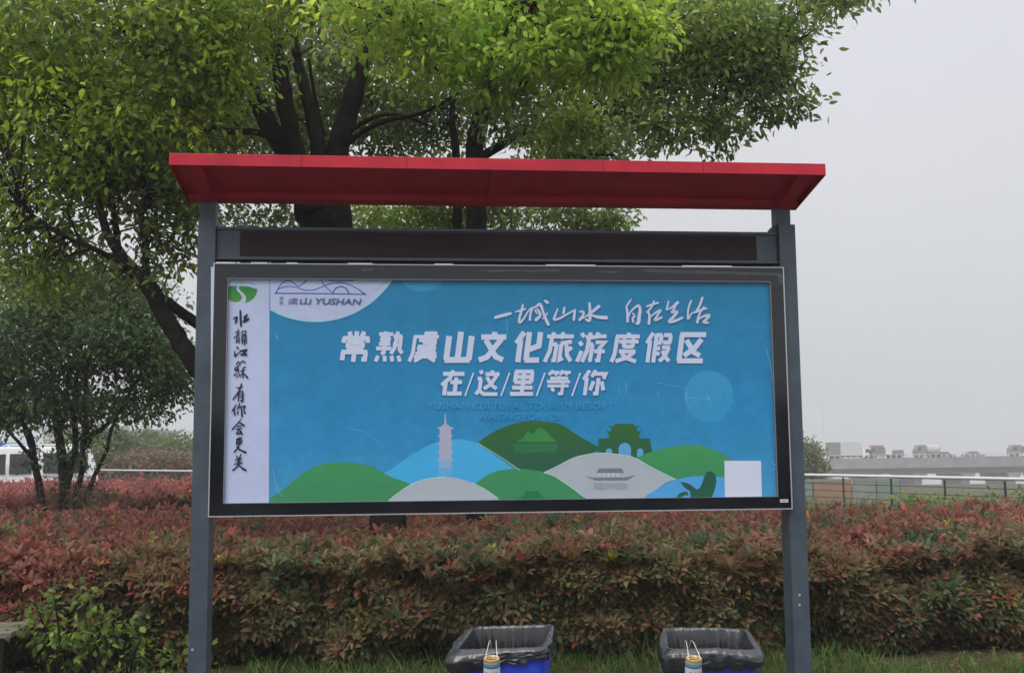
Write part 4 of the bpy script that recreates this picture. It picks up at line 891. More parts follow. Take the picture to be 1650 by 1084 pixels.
blades('grass', 'long green grass along the foot of the hedge', 26000, (-2.3, 4.6), (6.35, 9.0), .05, .17, GC, gd)
blades('short_grass', 'thin short grass on the bare soil around the hedge', 16000, (-6, 6), (6.3, 8.9), .03, .08, GC+[(0.16, 0.12, 0.06)], lambda x, y: .6+noise.noise(Vector((x, y, 4))), wid=.006)
blades('bank_grass', 'rough grass between hedge and railing', 22000, (-3, 13), (14.2, 30), .12, .45, [(0.12, 0.16, 0.06), (0.16, 0.18, 0.08), (0.10, 0.14, 0.05), (0.24, 0.21, 0.10)], wid=.03)
n = 1500
o = leaf_mesh('fallen_leaves', np.stack([rng.uniform(-4.5, 4.8, n), rng.uniform(6.4, 9.0, n), rng.uniform(.012, .05, n)], 1), np.stack([rng.normal(size=n), rng.normal(size=n), rng.normal(0, .15, n)], 1), np.tile([0, 0, 1.], (n, 1))+rng.normal(0, .25, (n, 3)),
              rng.uniform(.04, .09, n), rng.uniform(.02, .035, n), hsvj(np.array([(0.16, 0.09, 0.05), (0.20, 0.12, 0.06), (0.10, 0.06, 0.04), (0.25, 0.16, 0.08)])[rng.integers(0, 4, n)], n), M_hleaf)
tag(o, 'brown fallen leaves scattered on the soil under the hedge', 'leaves', kind='stuff')

# ================================================================= bench end, bottom left
M_wood = mat('weathered wood', (0.20, 0.17, 0.14), 0.6, 0.4, col2=(0.10, 0.085, 0.07), nscale=14, bump=.4, bscale=30)
bx, by = W(27, 1008, 7.3).x, 7.3
bench = empty('wooden_bench', (bx-.85, by, 0), R(8), 'end of a weathered grey-brown slatted wooden bench at the bottom left corner', 'bench')
for k in range(4): MB().box(-.85, .85, -.26+k*.135, -.26+k*.135+.105, .425, .462, .005).build('seat_slat', M_wood, bench)
for s in (-1, 1):
    MB().box(s*.62-.04, s*.62+.04, -.24, .24, .36, .424, .004).build('cross_beam', M_wood, bench)
    for q in (-.19, .19): MB().box(s*.62-.04, s*.62+.04, q-.04, q+.04, -.02, .359, .004).build('leg', M_wood, bench)

# ================================================================= bins with black liners
M_blue = mat('blue bin plastic', (0.03, 0.075, 0.66), 0.38, 0.5, noise_amt=.25, nscale=4, bump=.08, bscale=20)
M_bag = mat('black bin bag', (0.016, 0.018, 0.021), 0.24, 0.7, bump=.10, bscale=26)
M_inside = mat('dark inside', (0.006, 0.006, 0.007), 0.9)
M_wire = mat('bent wire', (0.55, 0.55, 0.5), 0.35, .5, metal=.5)
def rrect(hx, hy, r, n):
    """n points round a rounded rectangle, evenly spaced, starting front-left, counter-clockwise"""
    pts = []; 
    seg = [(hx-r, -hy, 1, 0, 2*(hx-r)), None]
    P = []
    def arc(cx, cy, a0):
        for k in range(7): a = a0+math.pi/2*k/6; P.append((cx+r*math.cos(a), cy+r*math.sin(a)))
    arc(hx-r, -hy+r, -math.pi/2); arc(hx-r, hy-r, 0); arc(-hx+r, hy-r, math.pi/2); arc(-hx+r, -hy+r, math.pi)
    P.append(P[0]); P = np.array(P); d = np.r_[0, np.cumsum(np.linalg.norm(np.diff(P, axis=0), axis=1))]
    t_ = np.linspace(0, d[-1], n, endpoint=False)
    return np.stack([np.interp(t_, d, P[:, 0]), np.interp(t_, d, P[:, 1])], 1)
def make_bin(loc, rzr, label, seed, skirt, lift, bulge, HX=.182, HY=.262, H=.80):
    root = empty('rubbish_bin', loc, rzr, label, 'bin', 'blue bins in front of the noticeboard')
    n = 48; m = MB(); rings = []
    for z, k, off in ((0.0, .80, 0), (.02, .82, 0), (H-.10, .965, 0), (H-.095, .99, 0), (H-.03, 1.0, 0), (H-.028, 1.03, 0), (H, 1.03, 0), (H, .99, 0), (H-.05, .975, 0), (.05, .79, 0)):
        rr = rrect(HX*k, HY*k, .05, n); rings.append([m.bm.verts.new((x, y, z)) for x, y in rr])
    for a, b in zip(rings, rings[1:]):
        for i in range(n): m.bm.faces.new((a[i], a[(i+1) % n], b[(i+1) % n], b[i]))
    m.bm.faces.new(rings[0][::-1]); m.bm.faces.new(rings[-1])
    body = m.build('body', M_blue, root, smooth=False, bevel=.003)
    for x in (-.12, -.04, .04, .12): MB().box(x-.006, x+.006, -HY*.975-.006, -HY*.93, .12, H-.14, .002).build('rib', M_blue, body)
    # liner: profile goes from deep inside, up, over the rim and down the outside
    N = 440
    inner = [(.72, H-.55), (.80, H-.36), (.87, H-.22), (.915, H-.12), (.935, H-.05), (.958, H-.002), (.972, H+.008), (1.0, H+.011), (1.035, H+.009), (1.052, H+.001)]
    S = 14; m = MB(); rings = []
    for j in range(len(inner)+S):
        ring_ = []
        if j < len(inner): k, z = inner[j]; out_ = 0
        else: k, z = 1.052, 0; out_ = (j-len(inner)+1)/S
        rr = rrect(HX*k, HY*k, .045, N)
        for i in range(N):
            th = 2*math.pi*i/N; x, y = rr[i]; l = math.hypot(x, y); nx, ny = x/l, y/l; ax_, ay_ = x/HX, y/HY
            ct, st_ = math.cos(th), math.sin(th)
            fold = noise.noise(Vector((ct*9+seed, st_*9, j*.05))); pleat = noise.noise(Vector((ct*32+seed, st_*32, j*.03))); crease = noise.noise(Vector((ct*6+seed, st_*6+out_*1.5, out_*5)))
            zz = z; d = 0
            if j < 5: d = -.016*abs(fold)-.016*abs(pleat)-.003
            elif j < len(inner): zz += lift(ax_, ay_)+.005*abs(fold)+.004*abs(pleat); d = .002*fold+.002*pleat
            else:
                ln = skirt(ax_, ay_)*(1+.22*fold)
                zz = H+.002-ln*out_+lift(ax_, ay_)*(1-out_)
                d = bulge(ax_, ay_)*math.sin(math.pi*min(1, out_*.9+.08))+(.012*fold+.012*abs(crease)+.004*pleat)*out_**.7+.003
                zz += .010*crease*out_
            ring_.append(m.bm.verts.new((x+nx*d, y+ny*d, zz)))
        rings.append(ring_)
    for a, b in zip(rings, rings[1:]):
        for i in range(N): m.bm.faces.new((a[i], a[(i+1) % N], b[(i+1) % N], b[i]))
    m.bm.faces.new(rings[0])
    m.build('bin_liner', M_bag, root, smooth=True)
    return root
p1 = W(801, 1043, 4.42); p2 = W(1147, 1043, 4.42)
def place(p, rzr, HY=.27, H=.80): return (p.x+math.sin(-rzr)*(-HY)*-1*-1, p.y+HY, 0)
b1 = make_bin((p1.x+.035, p1.y+.27, 0), R(-6), 'left blue bin, more blue showing below its rucked black liner', 3,
    lambda x, y: max(.028, .052-.035*x) if y < 0 else .04, lambda x, y: .007*(1+x)+.004*(1+y), lambda x, y: .034*max(0, -x)+.004)
b2 = make_bin((p2.x+.035, p2.y+.27, 0), R(-7), 'blue bin on the right, its black liner billowing out evenly all round', 11,
    lambda x, y: .082-.012*x, lambda x, y: -.006*abs(x), lambda x, y: .006+.014*abs(x))
def make_can(loc, rzr, label, tilt):
    root = empty('drink_can', loc, rzr, label, 'can', 'drink cans hung on the bins as ashtrays'); root.rotation_euler = (R(11), 0, rzr)
    prof = [(.026, 0), (.031, .006), (.033, .012), (.033, .118), (.0315, .126), (.029, .131), (.028, .131), (.028, .10)]
    n = 28; ci = M_can
    m = MB(); rings = [[m.bm.verts.new((r*math.cos(2*math.pi*k/n), r*math.sin(2*math.pi*k/n), z)) for k in range(n)] for r, z in prof]
    for a, b in zip(rings, rings[1:]):
        for i in range(n): m.bm.faces.new((a[i], a[(i+1) % n], b[(i+1) % n], b[i]))
    m.bm.faces.new(rings[0][::-1]); body = m.build('body', M_can, root, smooth=True)
    m = MB(); m.tube([(0, 0, .098), (0, 0, .108)], .0278, 24); m.build('ash', mat('brown ash', (.07, .035, .02), .95, .1, noise_amt=.6, nscale=120, bump=1, bscale=200), root)
    m = MB()
    m.tube([(0.031*math.cos(a), 0.031*math.sin(a), .1285) for a in np.linspace(0, 2*math.pi, 25)], .0022, 6); m.build('rim', mat('gold rim', (.55, .36, .10), .3, .5, metal=.7), body)
    m = MB()
    for s in (-1, 1):
        m.tube([(s*.022, -.022, .10), (s*.025, -.010, .128), (s*.020, .012, .148), (s*.014, .060, .172), (s*.012, .090, .168), (s*.010, .105, .13)], .0016, 6)
    m.tube([(-.022, -.022, .118), (0, -.027, .116), (.022, -.022, .118)], .0013, 6)
    m.build('wire_hook', M_wire, root)
    # lettering on the label, too worn to read
    m = MB()
    for k, a0 in enumerate((-.62, -.02, .58)):
        for (dx, z0_, dx2, z1_) in ((-.16, .078, .16, .078), (0, .086, 0, .060), (-.14, .068, .14, .068), (-.15, .058, -.02, .066), (.15, .058, .03, .067), (-.12, .084, -.12, .072), (.12, .084, .12, .072)):
            pp = []
            for q in (0, .5, 1):
                a = -math.pi/2+a0+(dx+(dx2-dx)*q)*1.1; z = z0_+(z1_-z0_)*q; pp.append((.0332*math.cos(a), .0332*math.sin(a), z))
            m.tube(pp, .0012, 4)
    m.build('worn_lettering', mat('faded red ink', (.38, .13, .07), .5), body)
    return root
M_can = bpy.data.materials.new('printed can'); M_can.use_nodes = True
t = M_can.node_tree; p = t.nodes['Principled BSDF']; p.inputs['Roughness'].default_value = .38; p.inputs['Metallic'].default_value = .15
tc = t.nodes.new('ShaderNodeTexCoord'); sx = t.nodes.new('ShaderNodeSeparateXYZ'); mr = t.nodes.new('ShaderNodeMapRange'); rp = t.nodes.new('ShaderNodeValToRGB'); rp.color_ramp.interpolation = 'CONSTANT'
mr.inputs['From Max'].default_value = .131; t.links.new(tc.outputs['Object'], sx.inputs[0]); t.links.new(sx.outputs['Z'], mr.inputs['Value']); t.links.new(mr.outputs[0], rp.inputs[0]); t.links.new(rp.outputs[0], p.inputs['Base Color'])
for i, (q, c_) in enumerate([(0, (.62, .63, .68)), (.70, (.62, .63, .70)), (.74, (.05, .16, .28)), (.80, (.08, .30, .44)), (.88, (.55, .36, .12)), (.92, (.30, .20, .08)), (.95, (.55, .38, .14))]):
    el = rp.color_ramp.elements[i] if i < 2 else rp.color_ramp.elements.new(q); el.position = q; el.color = (*c_, 1)
q = W(793, 1056, 4.33); make_can((q.x, q.y, q.z-.131), R(-4), 'open drink can with gold rim wired to the front of the left blue bin', 0)
q = W(1115, 1056, 4.33); make_can((q.x, q.y, q.z-.131), R(6), 'open drink can with gold rim wired to the front of the right blue bin', 0)

# ================================================================= riverside railing
rpts = [(-32, 57), (-16.5, 43), (-11.5, 38), (0, 28.6), (6.25, 23), (8.66, 18), (11.2, 12.2), (13.5, 5)]
M_rail = mat('brushed rail', (0.62, 0.63, 0.64), 0.4, .5, metal=.2); M_rpost = mat('dark rail post', (0.035, 0.037, 0.04), 0.5, .5)
rail = empty('railing', (0, 28.6, 0), 0, 'riverside railing with a pale handrail, dark posts and thin cables', 'railing')
off = Vector((0, 28.6, 0))
P = [Vector((x, y, 0))-off for x, y in rpts]
MB().tube([p+Vector((0, 0, 1.10)) for p in P], .032, 10).build('handrail', M_rail, rail, smooth=True)
m = MB()
for z in (.93, .79, .65, .50, .35, .20): m.tube([p+Vector((0, 0, z)) for p in P], .007, 5)
m.build('cables', M_rpost, rail)
dist = [0]
for a, b in zip(P, P[1:]): dist.append(dist[-1]+(b-a).length)
for k in range(int(dist[-1]/1.3)+1):
    d = .35+k*1.3
    if d > dist[-1]: break
    j = max(i for i in range(len(dist)-1) if dist[i] <= d); a = P[j]+(P[j+1]-P[j])*((d-dist[j])/(dist[j+1]-dist[j]))
    pm = MB().box(a.x-.013, a.x+.013, a.y-.02, a.y+.02, -.1, 1.062)
    pm.build('railing_post', M_rpost, rail)

# ================================================================= white van
M_van = mat('white van paint', (0.82, 0.83, 0.85), 0.25, .5); M_win = mat('van glass', (0.025, 0.028, 0.03), 0.06, .6, noise_amt=.4, nscale=2)
M_tyre = mat('tyre', (0.02, 0.02, 0.02), .8); M_rim = mat('steel rim', (.35, .35, .36), .4, metal=.7)
vp = W(160, 722, 31)
va = R(21); van = empty('van', (vp.x-(2.05*math.cos(va)+.8*math.sin(va)), vp.y-(2.05*math.sin(va)-.8*math.cos(va)), 0.02), va, 'white minivan with dark side windows parked behind the small tree on the left', 'van')
# local: x to the rear (+), front at -2.05; y across; roof at 1.90
prof = [(2.03, .35), (2.05, .60), (2.06, .95), (2.02, 1.20), (1.86, 1.72), (1.74, 1.85), (1.45, 1.90), (-.60, 1.90), (-.85, 1.86), (-1.45, 1.22), (-1.95, 1.02), (-2.12, .85), (-2.14, .40), (-2.05, .28), (1.95, .28)]
m = MB(); m.prism(prof, 'y', -.80, .80)
for v in m.bm.verts:
    if v.co.z > 1.1: v.co.y *= 1-(v.co.z-1.1)*.14
body = m.build('body', M_van, van, bevel=.05)
def vy(z): return -(.80*(1-max(0, z-1.1)*.14))-.006
def pane(name, pts, mtl, par, both=True):
    for sgn in ((1, -1) if both else (1,)):
        m = MB(); A_ = [m.bm.verts.new((x, vy(z)*sgn, z)) for x, z in pts]; B_ = [m.bm.verts.new((x, (vy(z)+.02)*sgn, z)) for x, z in pts]
        m.bm.faces.new(A_); m.bm.faces.new(B_[::-1])
        for i in range(len(A_)): m.bm.faces.new((A_[i], B_[i], B_[(i+1) % len(A_)], A_[(i+1) % len(A_)]))
        m.build(name, mtl, par)
pane('side_window', [(.58, 1.16), (.58, 1.72), (1.55, 1.72), (1.68, 1.68), (1.80, 1.30), (1.70, 1.19), (1.45, 1.15)], M_win, van)
pane('side_window', [(-.30, 1.14), (-.30, 1.70), (.28, 1.72), (.28, 1.15)], M_win, van)
pane('side_window', [(-1.28, 1.14), (-.84, 1.62), (-.72, 1.68), (-.40, 1.70), (-.40, 1.14)], M_win, van)
for y in (-.66, .66): MB().tube([(-.5, y, 1.905), (-.4, y, 1.96), (1.3, y, 1.955), (1.45, y, 1.90)], .018, 8).build('roof_rail', M_van, van)
for y in (-1, 1):
    m = MB(); m.box(1.965, 2.075, y*.68-.09, y*.68+.09, .86, 1.20, .02); m.build('tail_light', mat('red lens', (.45, .02, .02), .2), van)
    MB().box(-2.15, -2.02, y*.6-.14, y*.6+.14, .70, .88, .02).build('headlight', mat('clear lens', (.6, .6, .6), .1), van)
for x in (-1.25, 1.25):
    for y in (-.72, .72):
        w_ = MB().tube([(x, y-.09, .31), (x, y+.09, .31)], .31, 24).build('wheel', M_tyre, van)
        MB().tube([(x, y-.096, .31), (x, y+.096, .31)], .18, 16).build('rim', M_rim, w_)
MB().box(1.93, 2.09, -.70, .70, .42, .60, .02).build('bumper', M_van, van)
pane('sliding_door_groove', [(.40, 1.06), (.40, 1.075), (1.90, 1.075), (1.90, 1.06)], M_rpost, van)
MB().box(1.995, 2.012, -.6, .6, 1.25, 1.66).build('rear_window', M_win, van).rotation_euler = (0, 0, 0)

# ================================================================= far things on the left
M_ftree = leaf_mat('far leaf', .3, .6)
def far_tree(label, px_, pyt, Y, r, h, cols, name='tree', group='trees beyond the parking lot', n=240, cat='tree', zb=None):
    c = W(px_, pyt, Y); gz_ = gz(c.x, Y) if zb is None else zb; top_ = c.z; cz = top_-h/2
    T_ = Tree((c.x, Y, gz_), label, cat, group, name)
    T_.limb([(c.x, Y, gz_-.3), (c.x+.1, Y, (gz_+cz)/2), (c.x, Y, cz), (c.x, Y, top_-.3)], [.22, .16, .12, .04], 8)
    for k in range(5):
        a = k*1.3; T_.limb([(c.x, Y, cz-.2*h), (c.x+r*.5*math.cos(a), Y+r*.5*math.sin(a), cz), (c.x+r*.8*math.cos(a), Y+r*.8*math.sin(a), cz+.2*h)], [.10, .06, .02], 5)
    u = rand_unit(n)*(rng.uniform(.25, 1, (n, 1))**(1/3))
    lump = np.array([1+.28*noise.noise(Vector(q)*1.8+Vector((px_, 0, 0))) for q in u])[:, None]
    ctr = np.array([c.x, Y, cz])+u*np.array([r, r*.8, h/2])*lump
    cols = np.array(cols)
    for q in ctr: T_.spray(q, (.22, .22, .16), 26, cols[rng.integers(0, len(cols))], .20, wr=.55, droop=.1)
    return T_.done(M_ftree)
FG = [(0.14, 0.20, 0.075), (0.11, 0.165, 0.065), (0.18, 0.23, 0.08), (0.09, 0.135, 0.055)]
FY = [(0.22, 0.27, 0.08), (0.17, 0.22, 0.07), (0.25, 0.28, 0.09)]
FR = [(0.20, 0.11, 0.07), (0.15, 0.11, 0.06), (0.22, 0.12, 0.075), (0.13, 0.13, 0.06)]
far_tree('round dark green tree behind the rear of the white van', 172, 686, 60, 2.2, 3.6, FG, n=320)
far_tree('yellowish green tree behind the roof of the white van', 125, 700, 58, 1.6, 2.8, FY)
far_tree('low spreading mid green tree between the round tree and the noticeboard post', 228, 697, 62, 1.9, 3.0, FG, n=300)
far_tree('small loose tree nearest the left noticeboard post, beyond the railing', 290, 704, 60, 1.7, 2.8, FG+FY[:1], n=260)
far_tree('pale green low tree filling the gap left of the post tree', 262, 706, 66, 1.4, 2.6, FY+FG[:1])
far_tree('reddish brown bush in front of the far green trees', 262, 728, 52, 2.6, 1.6, FR, name='bush', cat='bush', group=None, n=240)
far_tree('yellow-green tree beyond the railing just right of the right noticeboard post', 1268, 700, 66, 2.3, 4.6, [(0.16, 0.19, 0.06), (0.12, 0.15, 0.05), (0.19, 0.21, 0.07), (0.10, 0.12, 0.045)], group=None, n=620)

def flat_building(label, px0, px1, pyt, Y, depth, wall, zg, floors=4, wcol=(.12, .13, .14)):
    a, b = W(px0, pyt, Y), W(px1, pyt, Y); z1 = a.z; w = b.x-a.x
    root = empty('building', ((a.x+b.x)/2, Y+depth/2, zg), 0, label, 'building')
    Mw = mat('far wall', wall, .9, .2, noise_amt=.08, nscale=.2); Mg = mat('far window', wcol, .3)
    H = z1-zg
    MB().box(-w/2, w/2, -depth/2, depth/2, 0, H-.4).build('wall', Mw, root); MB().box(-w/2-.3, w/2+.3, -depth/2-.3, depth/2+.3, H-.395, H).build('roof', mat('far roof', tuple(c*.8 for c in wall), .9), root)
    fh = H/(floors+.3); nw = max(2, int(w/4))
    for f in range(floors):
        for k in range(nw):
            x = -w/2+(k+.5)*w/nw
            MB().box(x-.7, x+.7, -depth/2-.03, -depth/2+.05, f*fh+.9, f*fh+min(2.5, fh-.4)).build('window', Mg, root)
    return root
flat_building('long pale grey building far away above the green trees', 183, 247, 692, 190, 14, (.42, .43, .44), -1)
flat_building('pale building far behind the small dark tree', 70, 122, 690, 170, 12, (.50, .51, .53), -1)
# blue-roofed kiosk at the left edge
k0 = W(16, 726, 52); kb = empty('kiosk', (k0.x-1.75, 53.5, 0), 0, 'small orange-walled kiosk with a blue roof at the left edge behind the van', 'kiosk')
MB().box(-1.6, 1.35, -1.3, 1.3, -.3, 1.99).build('wall', mat('orange wall', (.42, .17, .08), .8, noise_amt=.2, nscale=2), kb)
MB().prism([(-1.9, 2.0), (1.75, 2.0), (1.62, 2.35), (-1.7, 2.42)], 'y', -1.6, 1.6).build('roof', mat('blue sheet roof', (.05, .16, .50), .4), kb)
dk = MB().box(-.3, .5, -1.33, -1.28, -.02, 1.7).build('door', mat('grey door', (.3, .3, .32), .5), kb); MB().box(.38, .42, -1.36, -1.335, .8, .95).build('handle', M_rpost, dk)
MB().box(-1.3, -.6, -1.33, -1.28, .9, 1.6).build('window', M_win, kb); MB().box(.8, 1.2, -1.33, -1.28, .9, 1.6).build('window', M_win, kb)

# ================================================================= panels beyond the railing, right
a, b = W(1285, 780, 48), W(1452, 780, 48)
hz0 = gz(a.x+2, 48)
hd = empty('hoarding_fence', ((a.x+b.x)/2, 48, hz0), 0, 'fence of tall brown and grey-green site panels beyond the railing', 'fence')
zt = W(1370, 771, 48).z-hz0
for (x0, x1, c) in ((1258, 1309, (.20, .25, .22)), (1310, 1371, (.30, .19, .125)), (1373, 1411, (.24, .26, .235)), (1412, 1450, (.20, .26, .225))):
    u0, u1 = W(x0, 780, 48).x-hd.location.x, W(x1, 780, 48).x-hd.location.x
    MB().box(u0+.01, u1-.01, -.03, .03, .05, zt-.125).build('panel', mat('site panel', c, .8, .2, noise_amt=.15, nscale=1.2), hd)
    MB().box(u1-.035, u1+.035, .031, .11, -.2, zt-.1).build('post', M_rpost, hd)
u0, u1 = W(1258, 780, 48).x-hd.location.x, W(1450, 780, 48).x-hd.location.x
MB().box(u0, u1, -.05, -.031, zt-.12, zt).build('cap_strip', mat('grey strip', (.22, .22, .215), .7), hd)

# ================================================================= road bridge and its traffic
BYD = 220.0
L_, Rr = W(1180, 744, BYD), W(1900, 734, BYD)
def bz(x):   # road level along the bridge
    q = (x-L_.x)/(Rr.x-L_.x); return L_.z+(Rr.z-L_.z)*q
br = empty('road_bridge', (W(1480, 745, BYD).x, BYD, -6.9), 0, 'long concrete road bridge on piers crossing the river in the haze', 'bridge')
ox, oz = br.location.x, br.location.z
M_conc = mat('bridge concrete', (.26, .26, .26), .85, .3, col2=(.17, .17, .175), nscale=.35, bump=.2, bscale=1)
M_cdark = mat('shaded girder', (.10, .10, .115), .9, .2)  # shadow on the recessed girders is put into this darker grey
def deckpiece(name, y0, y1, top, bot, m_, x0=-90, x1=90):
    mb = MB(); xs_ = np.linspace(x0, x1, 13); rr = []
    for x in xs_:
        Z = bz(x+ox)-oz
        rr.append([mb.bm.verts.new((x, y0, Z+top)), mb.bm.verts.new((x, y1, Z+top)), mb.bm.verts.new((x, y1, Z+bot)), mb.bm.verts.new((x, y0, Z+bot))])
    for p, q in zip(rr, rr[1:]):
        for i in range(4): mb.bm.faces.new((p[i], p[(i+1) % 4], q[(i+1) % 4], q[i]))
    mb.bm.faces.new(rr[0]); mb.bm.faces.new(rr[-1][::-1]); return mb.build(name, m_, br)
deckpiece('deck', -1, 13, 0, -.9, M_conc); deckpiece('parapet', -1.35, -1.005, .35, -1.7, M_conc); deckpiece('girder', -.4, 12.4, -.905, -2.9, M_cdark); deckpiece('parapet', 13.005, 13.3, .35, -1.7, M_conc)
deckpiece('guard_rail', -1.25, -1.17, 1.12, 1.02, M_rail); 
mb = MB(); x = -90
while x < 90:
    Z = bz(x+ox)-oz; mb.box(x-.08, x+.08, -1.24, -1.18, Z+.352, Z+1.018); x += 1.15
tag(mb.build('railing_bars', M_rail, br), kind='stuff')
for i, pxx in enumerate((1250, 1330, 1407, 1481, 1558, 1632, 1706)):
    x = W(pxx, 770, BYD).x-ox; Z = bz(x+ox)-oz
    pr = MB().box(x-.8, x+.8, .6, 11, -1, Z-4.0).build('pier', M_conc, br)
    MB().prism([(x-1.0, Z-4.0), (x+1.0, Z-4.0), (x+1.5, Z-2.91), (x-1.5, Z-2.91)], 'y', -.8, 12.8).build('pier_cap', M_conc, pr)
# far bank behind the bridge
tag(MB().box(-590, 590, 640, 700, -8, 2.0).build('far_bank', mat('far bank', (.10, .12, .08), .95)), 'low far river bank beyond the bridge', 'bank', kind='structure') if False else None

def vehicle_base(name, label, cat, pxc, Yl=222.5, group='vehicles on the road bridge'):
    x = W(pxc, 740, Yl).x
    return empty(name, (x, Yl, bz(x)+.01), 0, label, cat, group), x
def wheels(root, xs_, r, hw):
    for x in xs_:
        for s in (-1, 1): MB().tube([(x, s*hw-.13, r), (x, s*hw+.13, r)], r, 14).build('wheel', M_tyre, root)
v, _ = vehicle_base('box_truck', 'white box truck with a grey rear section, leftmost on the bridge', 'truck', 1362)
MB().box(-3.6, 3.2, -1.2, 1.2, .95, 3.75, .03).build('cargo_box', mat('white box', (.55, .56, .57), .6, noise_amt=.1), v)
MB().box(-3.62, -1.25, -1.215, 1.215, 1.0, 3.7).build('side_panel', mat('grey mesh', (.17, .175, .18), .8, noise_amt=.3, nscale=3), v)
MB().prism([(3.3, .6), (5.2, .6), (5.25, 1.6), (4.9, 2.5), (3.3, 2.6)], 'y', -1.1, 1.1).build('cab', M_van, v)
MB().prism([(3.9, 1.5), (5.0, 1.5), (4.75, 2.3), (3.9, 2.3)], 'y', -1.115, 1.115).build('cab_window', M_win, v)
MB().box(-3.6, 3.3, -.9, .9, .6, .945).build('chassis', M_rpost, v); wheels(v, (-2.6, -1.5, 4.2), .5, 1.0)
v, _ = vehicle_base('tow_truck', 'dark truck with a red-topped cab and an empty low bed', 'truck', 1424)
MB().prism([(-3.3, .6), (.0, .6), (.1, 2.2), (-.3, 2.75), (-2.6, 2.75), (-3.3, 1.8)], 'y', -1.1, 1.1).build('cab', mat('dark cab', (.15, .155, .16), .5, noise_amt=.3, nscale=2), v)
MB().box(-2.55, -.25, -1.12, 1.12, 2.756, 3.0, .05).build('roof_spoiler', mat('red panel', (.40, .09, .09), .5), v)
MB().prism([(-3.0, 1.6), (-2.1, 1.6), (-2.1, 2.3), (-2.6, 2.3)], 'y', -1.115, 1.115).build('cab_window', M_win, v)
MB().box(.1, 4.0, -1.1, 1.1, .75, 1.05).build('bed', M_rpost, v); MB().box(2.1, 3.9, -1.0, 1.0, 1.055, 2.0, .15).build('cargo', mat('dark cargo', (.14, .145, .15), .7), v); wheels(v, (-2.4, 1.5, 3.2), .5, 1.0)
v, _ = vehicle_base('tanker_truck', 'truck with a dark cab pulling a pale rounded tank, in the middle of the bridge', 'truck', 1492)
MB().prism([(-2.3, .6), (-.2, .6), (-.2, 2.9), (-1.7, 2.9), (-2.3, 1.8)], 'y', -1.15, 1.15).build('cab', mat('grey cab', (.20, .19, .19), .6, noise_amt=.2), v)
MB().prism([(-2.1, 1.7), (-1.3, 1.7), (-1.3, 2.5), (-1.7, 2.5)], 'y', -1.165, 1.165).build('cab_window', M_win, v)
MB().tube([(-.1, 0, 1.9), (.2, 0, 1.95), (2.6, 0, 1.95), (2.9, 0, 1.9)], [.8, 1.05, 1.05, .7], 18).build('tank', mat('dull tank', (.48, .46, .46), .5, noise_amt=.2), v); MB().box(-.2, 3.0, -.9, .9, .55, .85).build('chassis', M_rpost, v); wheels(v, (-1.5, 1.4, 2.4), .5, 1.0)
def car(label, pxc, col, L=4.3, h=1.45):
    v, _ = vehicle_base('car', label, 'car', pxc)
    MB().prism([(-L/2, .35), (L/2, .35), (L/2, .8), (L*.30, .92), (L*.16, h), (-L*.24, h), (-L*.42, .95), (-L/2, .85)], 'y', -.85, .85).build('body', mat('car paint', col, .3), v, bevel=.04)
    MB().prism([(L*.25, .95), (L*.14, h-.08), (-L*.22, h-.08), (-L*.36, .95)], 'y', -.86, .86).build('side_window', M_win, v); wheels(v, (-L*.3, L*.3), .32, .74)
car('dark car half hidden by the bridge railing, right of the tanker', 1521, (.15, .155, .16)); car('silver-fronted grey car farther right on the bridge', 1568, (.20, .205, .21))
v, _ = vehicle_base('cargo_truck', 'brownish truck at the right edge of the photo on the bridge', 'truck', 1650)
MB().prism([(-3.0, .6), (-.8, .6), (-.8, 2.6), (-2.4, 2.7), (-3.0, 1.8)], 'y', -1.1, 1.1).build('cab', mat('brown cab', (.20, .17, .16), .6), v); MB().box(-.7, 4.0, -1.15, 1.15, .9, 2.4, .05).build('cargo_box', mat('brown box', (.18, .15, .14), .7), v)
MB().prism([(-2.8, 1.6), (-1.8, 1.6), (-1.8, 2.3), (-2.4, 2.3)], 'y', -1.115, 1.115).build('cab_window', M_win, v); wheels(v, (-2.1, 1.8, 3.0), .5, 1.0)
lamp0 = None
M_lampg = mat('lamp grey', (.62, .63, .64), .6)
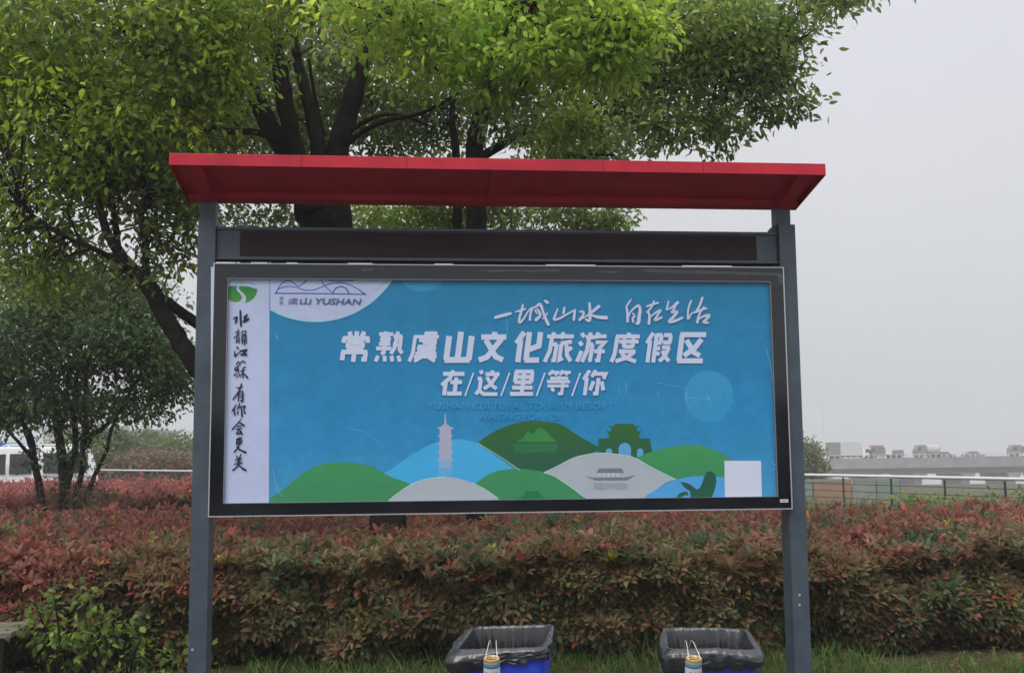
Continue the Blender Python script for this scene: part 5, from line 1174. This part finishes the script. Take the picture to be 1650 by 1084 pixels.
for i, (pxx, Y, lab) in enumerate(((1329, 233, 'tall twin-armed street lamp above the box truck on the bridge'), (1435, 300, 'farther, smaller-looking street lamp right of the box truck'), (1545, 370, 'faintest street lamp, farthest right beyond the bridge'))):
    x = W(pxx, 740, Y).x
    if lamp0 is None:
        lamp0 = empty('street_lamp', (0, 0, 0), 0, lab, 'street lamp', 'street lamps along the bridge')
        MB().tube([(0, 0, 0), (0, 0, 11.6)], [.13, .07], 8).build('pole', M_lampg, lamp0)
        for s in (-1, 1):
            MB().tube([(0, 0, 11.3), (s*.9, 0, 11.9), (s*2.0, 0, 12.0)], .045, 6).build('arm', M_lampg, lamp0)
            MB().box(s*2.35-.4, s*2.35+.4, -.15, .15, 11.9, 12.05, .03).build('lamp_head', M_lampg, lamp0)
        l = lamp0
    else: l = copy_tree(lamp0); l['label'] = lab
    l.location = (x, Y, .9)

# ================================================================= trees behind the photographer (mirrored in the glass)
far_rows = []
for k in range(7):
    x = -15+k*5.0+random.uniform(-.6, .6); h = 2.9+random.uniform(-.3, .35)
    T_ = Tree((x, -12+random.uniform(-.6, .6), 0), 'dense dark evergreen tree in the row behind the photographer, mirrored in the glass', 'tree', 'evergreens behind the photographer')
    T_.limb([(x, T_.base.y, -.2), (x, T_.base.y, 1.4), (x, T_.base.y, h-.3)], [.14, .10, .03], 6)
    u = rand_unit(70)*(rng.uniform(.2, 1, (70, 1))**(1/3)); cols = np.array(DK)
    for q in u: T_.spray((x+q[0]*2.5, T_.base.y+q[1]*1.0, h*.52+q[2]*h*.48), (.3, .3, .25), 22, cols[rng.integers(0, 4)], .30, wr=.6)
    T_.done()

# ================================================================= hazy air
hz = MB().box(-640, 640, -100, 630, -9.0, 24).build('haze', None)
tag(hz, 'thin grey haze softening the bridge and far trees', 'haze', kind='stuff')
hm = bpy.data.materials.new('haze air'); hm.use_nodes = True; t = hm.node_tree; t.nodes.clear(); o = t.nodes.new('ShaderNodeOutputMaterial'); pv = t.nodes.new('ShaderNodeVolumePrincipled')
pv.inputs['Color'].default_value = (.93, .94, .96, 1); pv.inputs['Density'].default_value = 0.0017; pv.inputs['Anisotropy'].default_value = 0.0
t.links.new(pv.outputs[0], o.inputs['Volume']); hz.data.materials.append(hm)
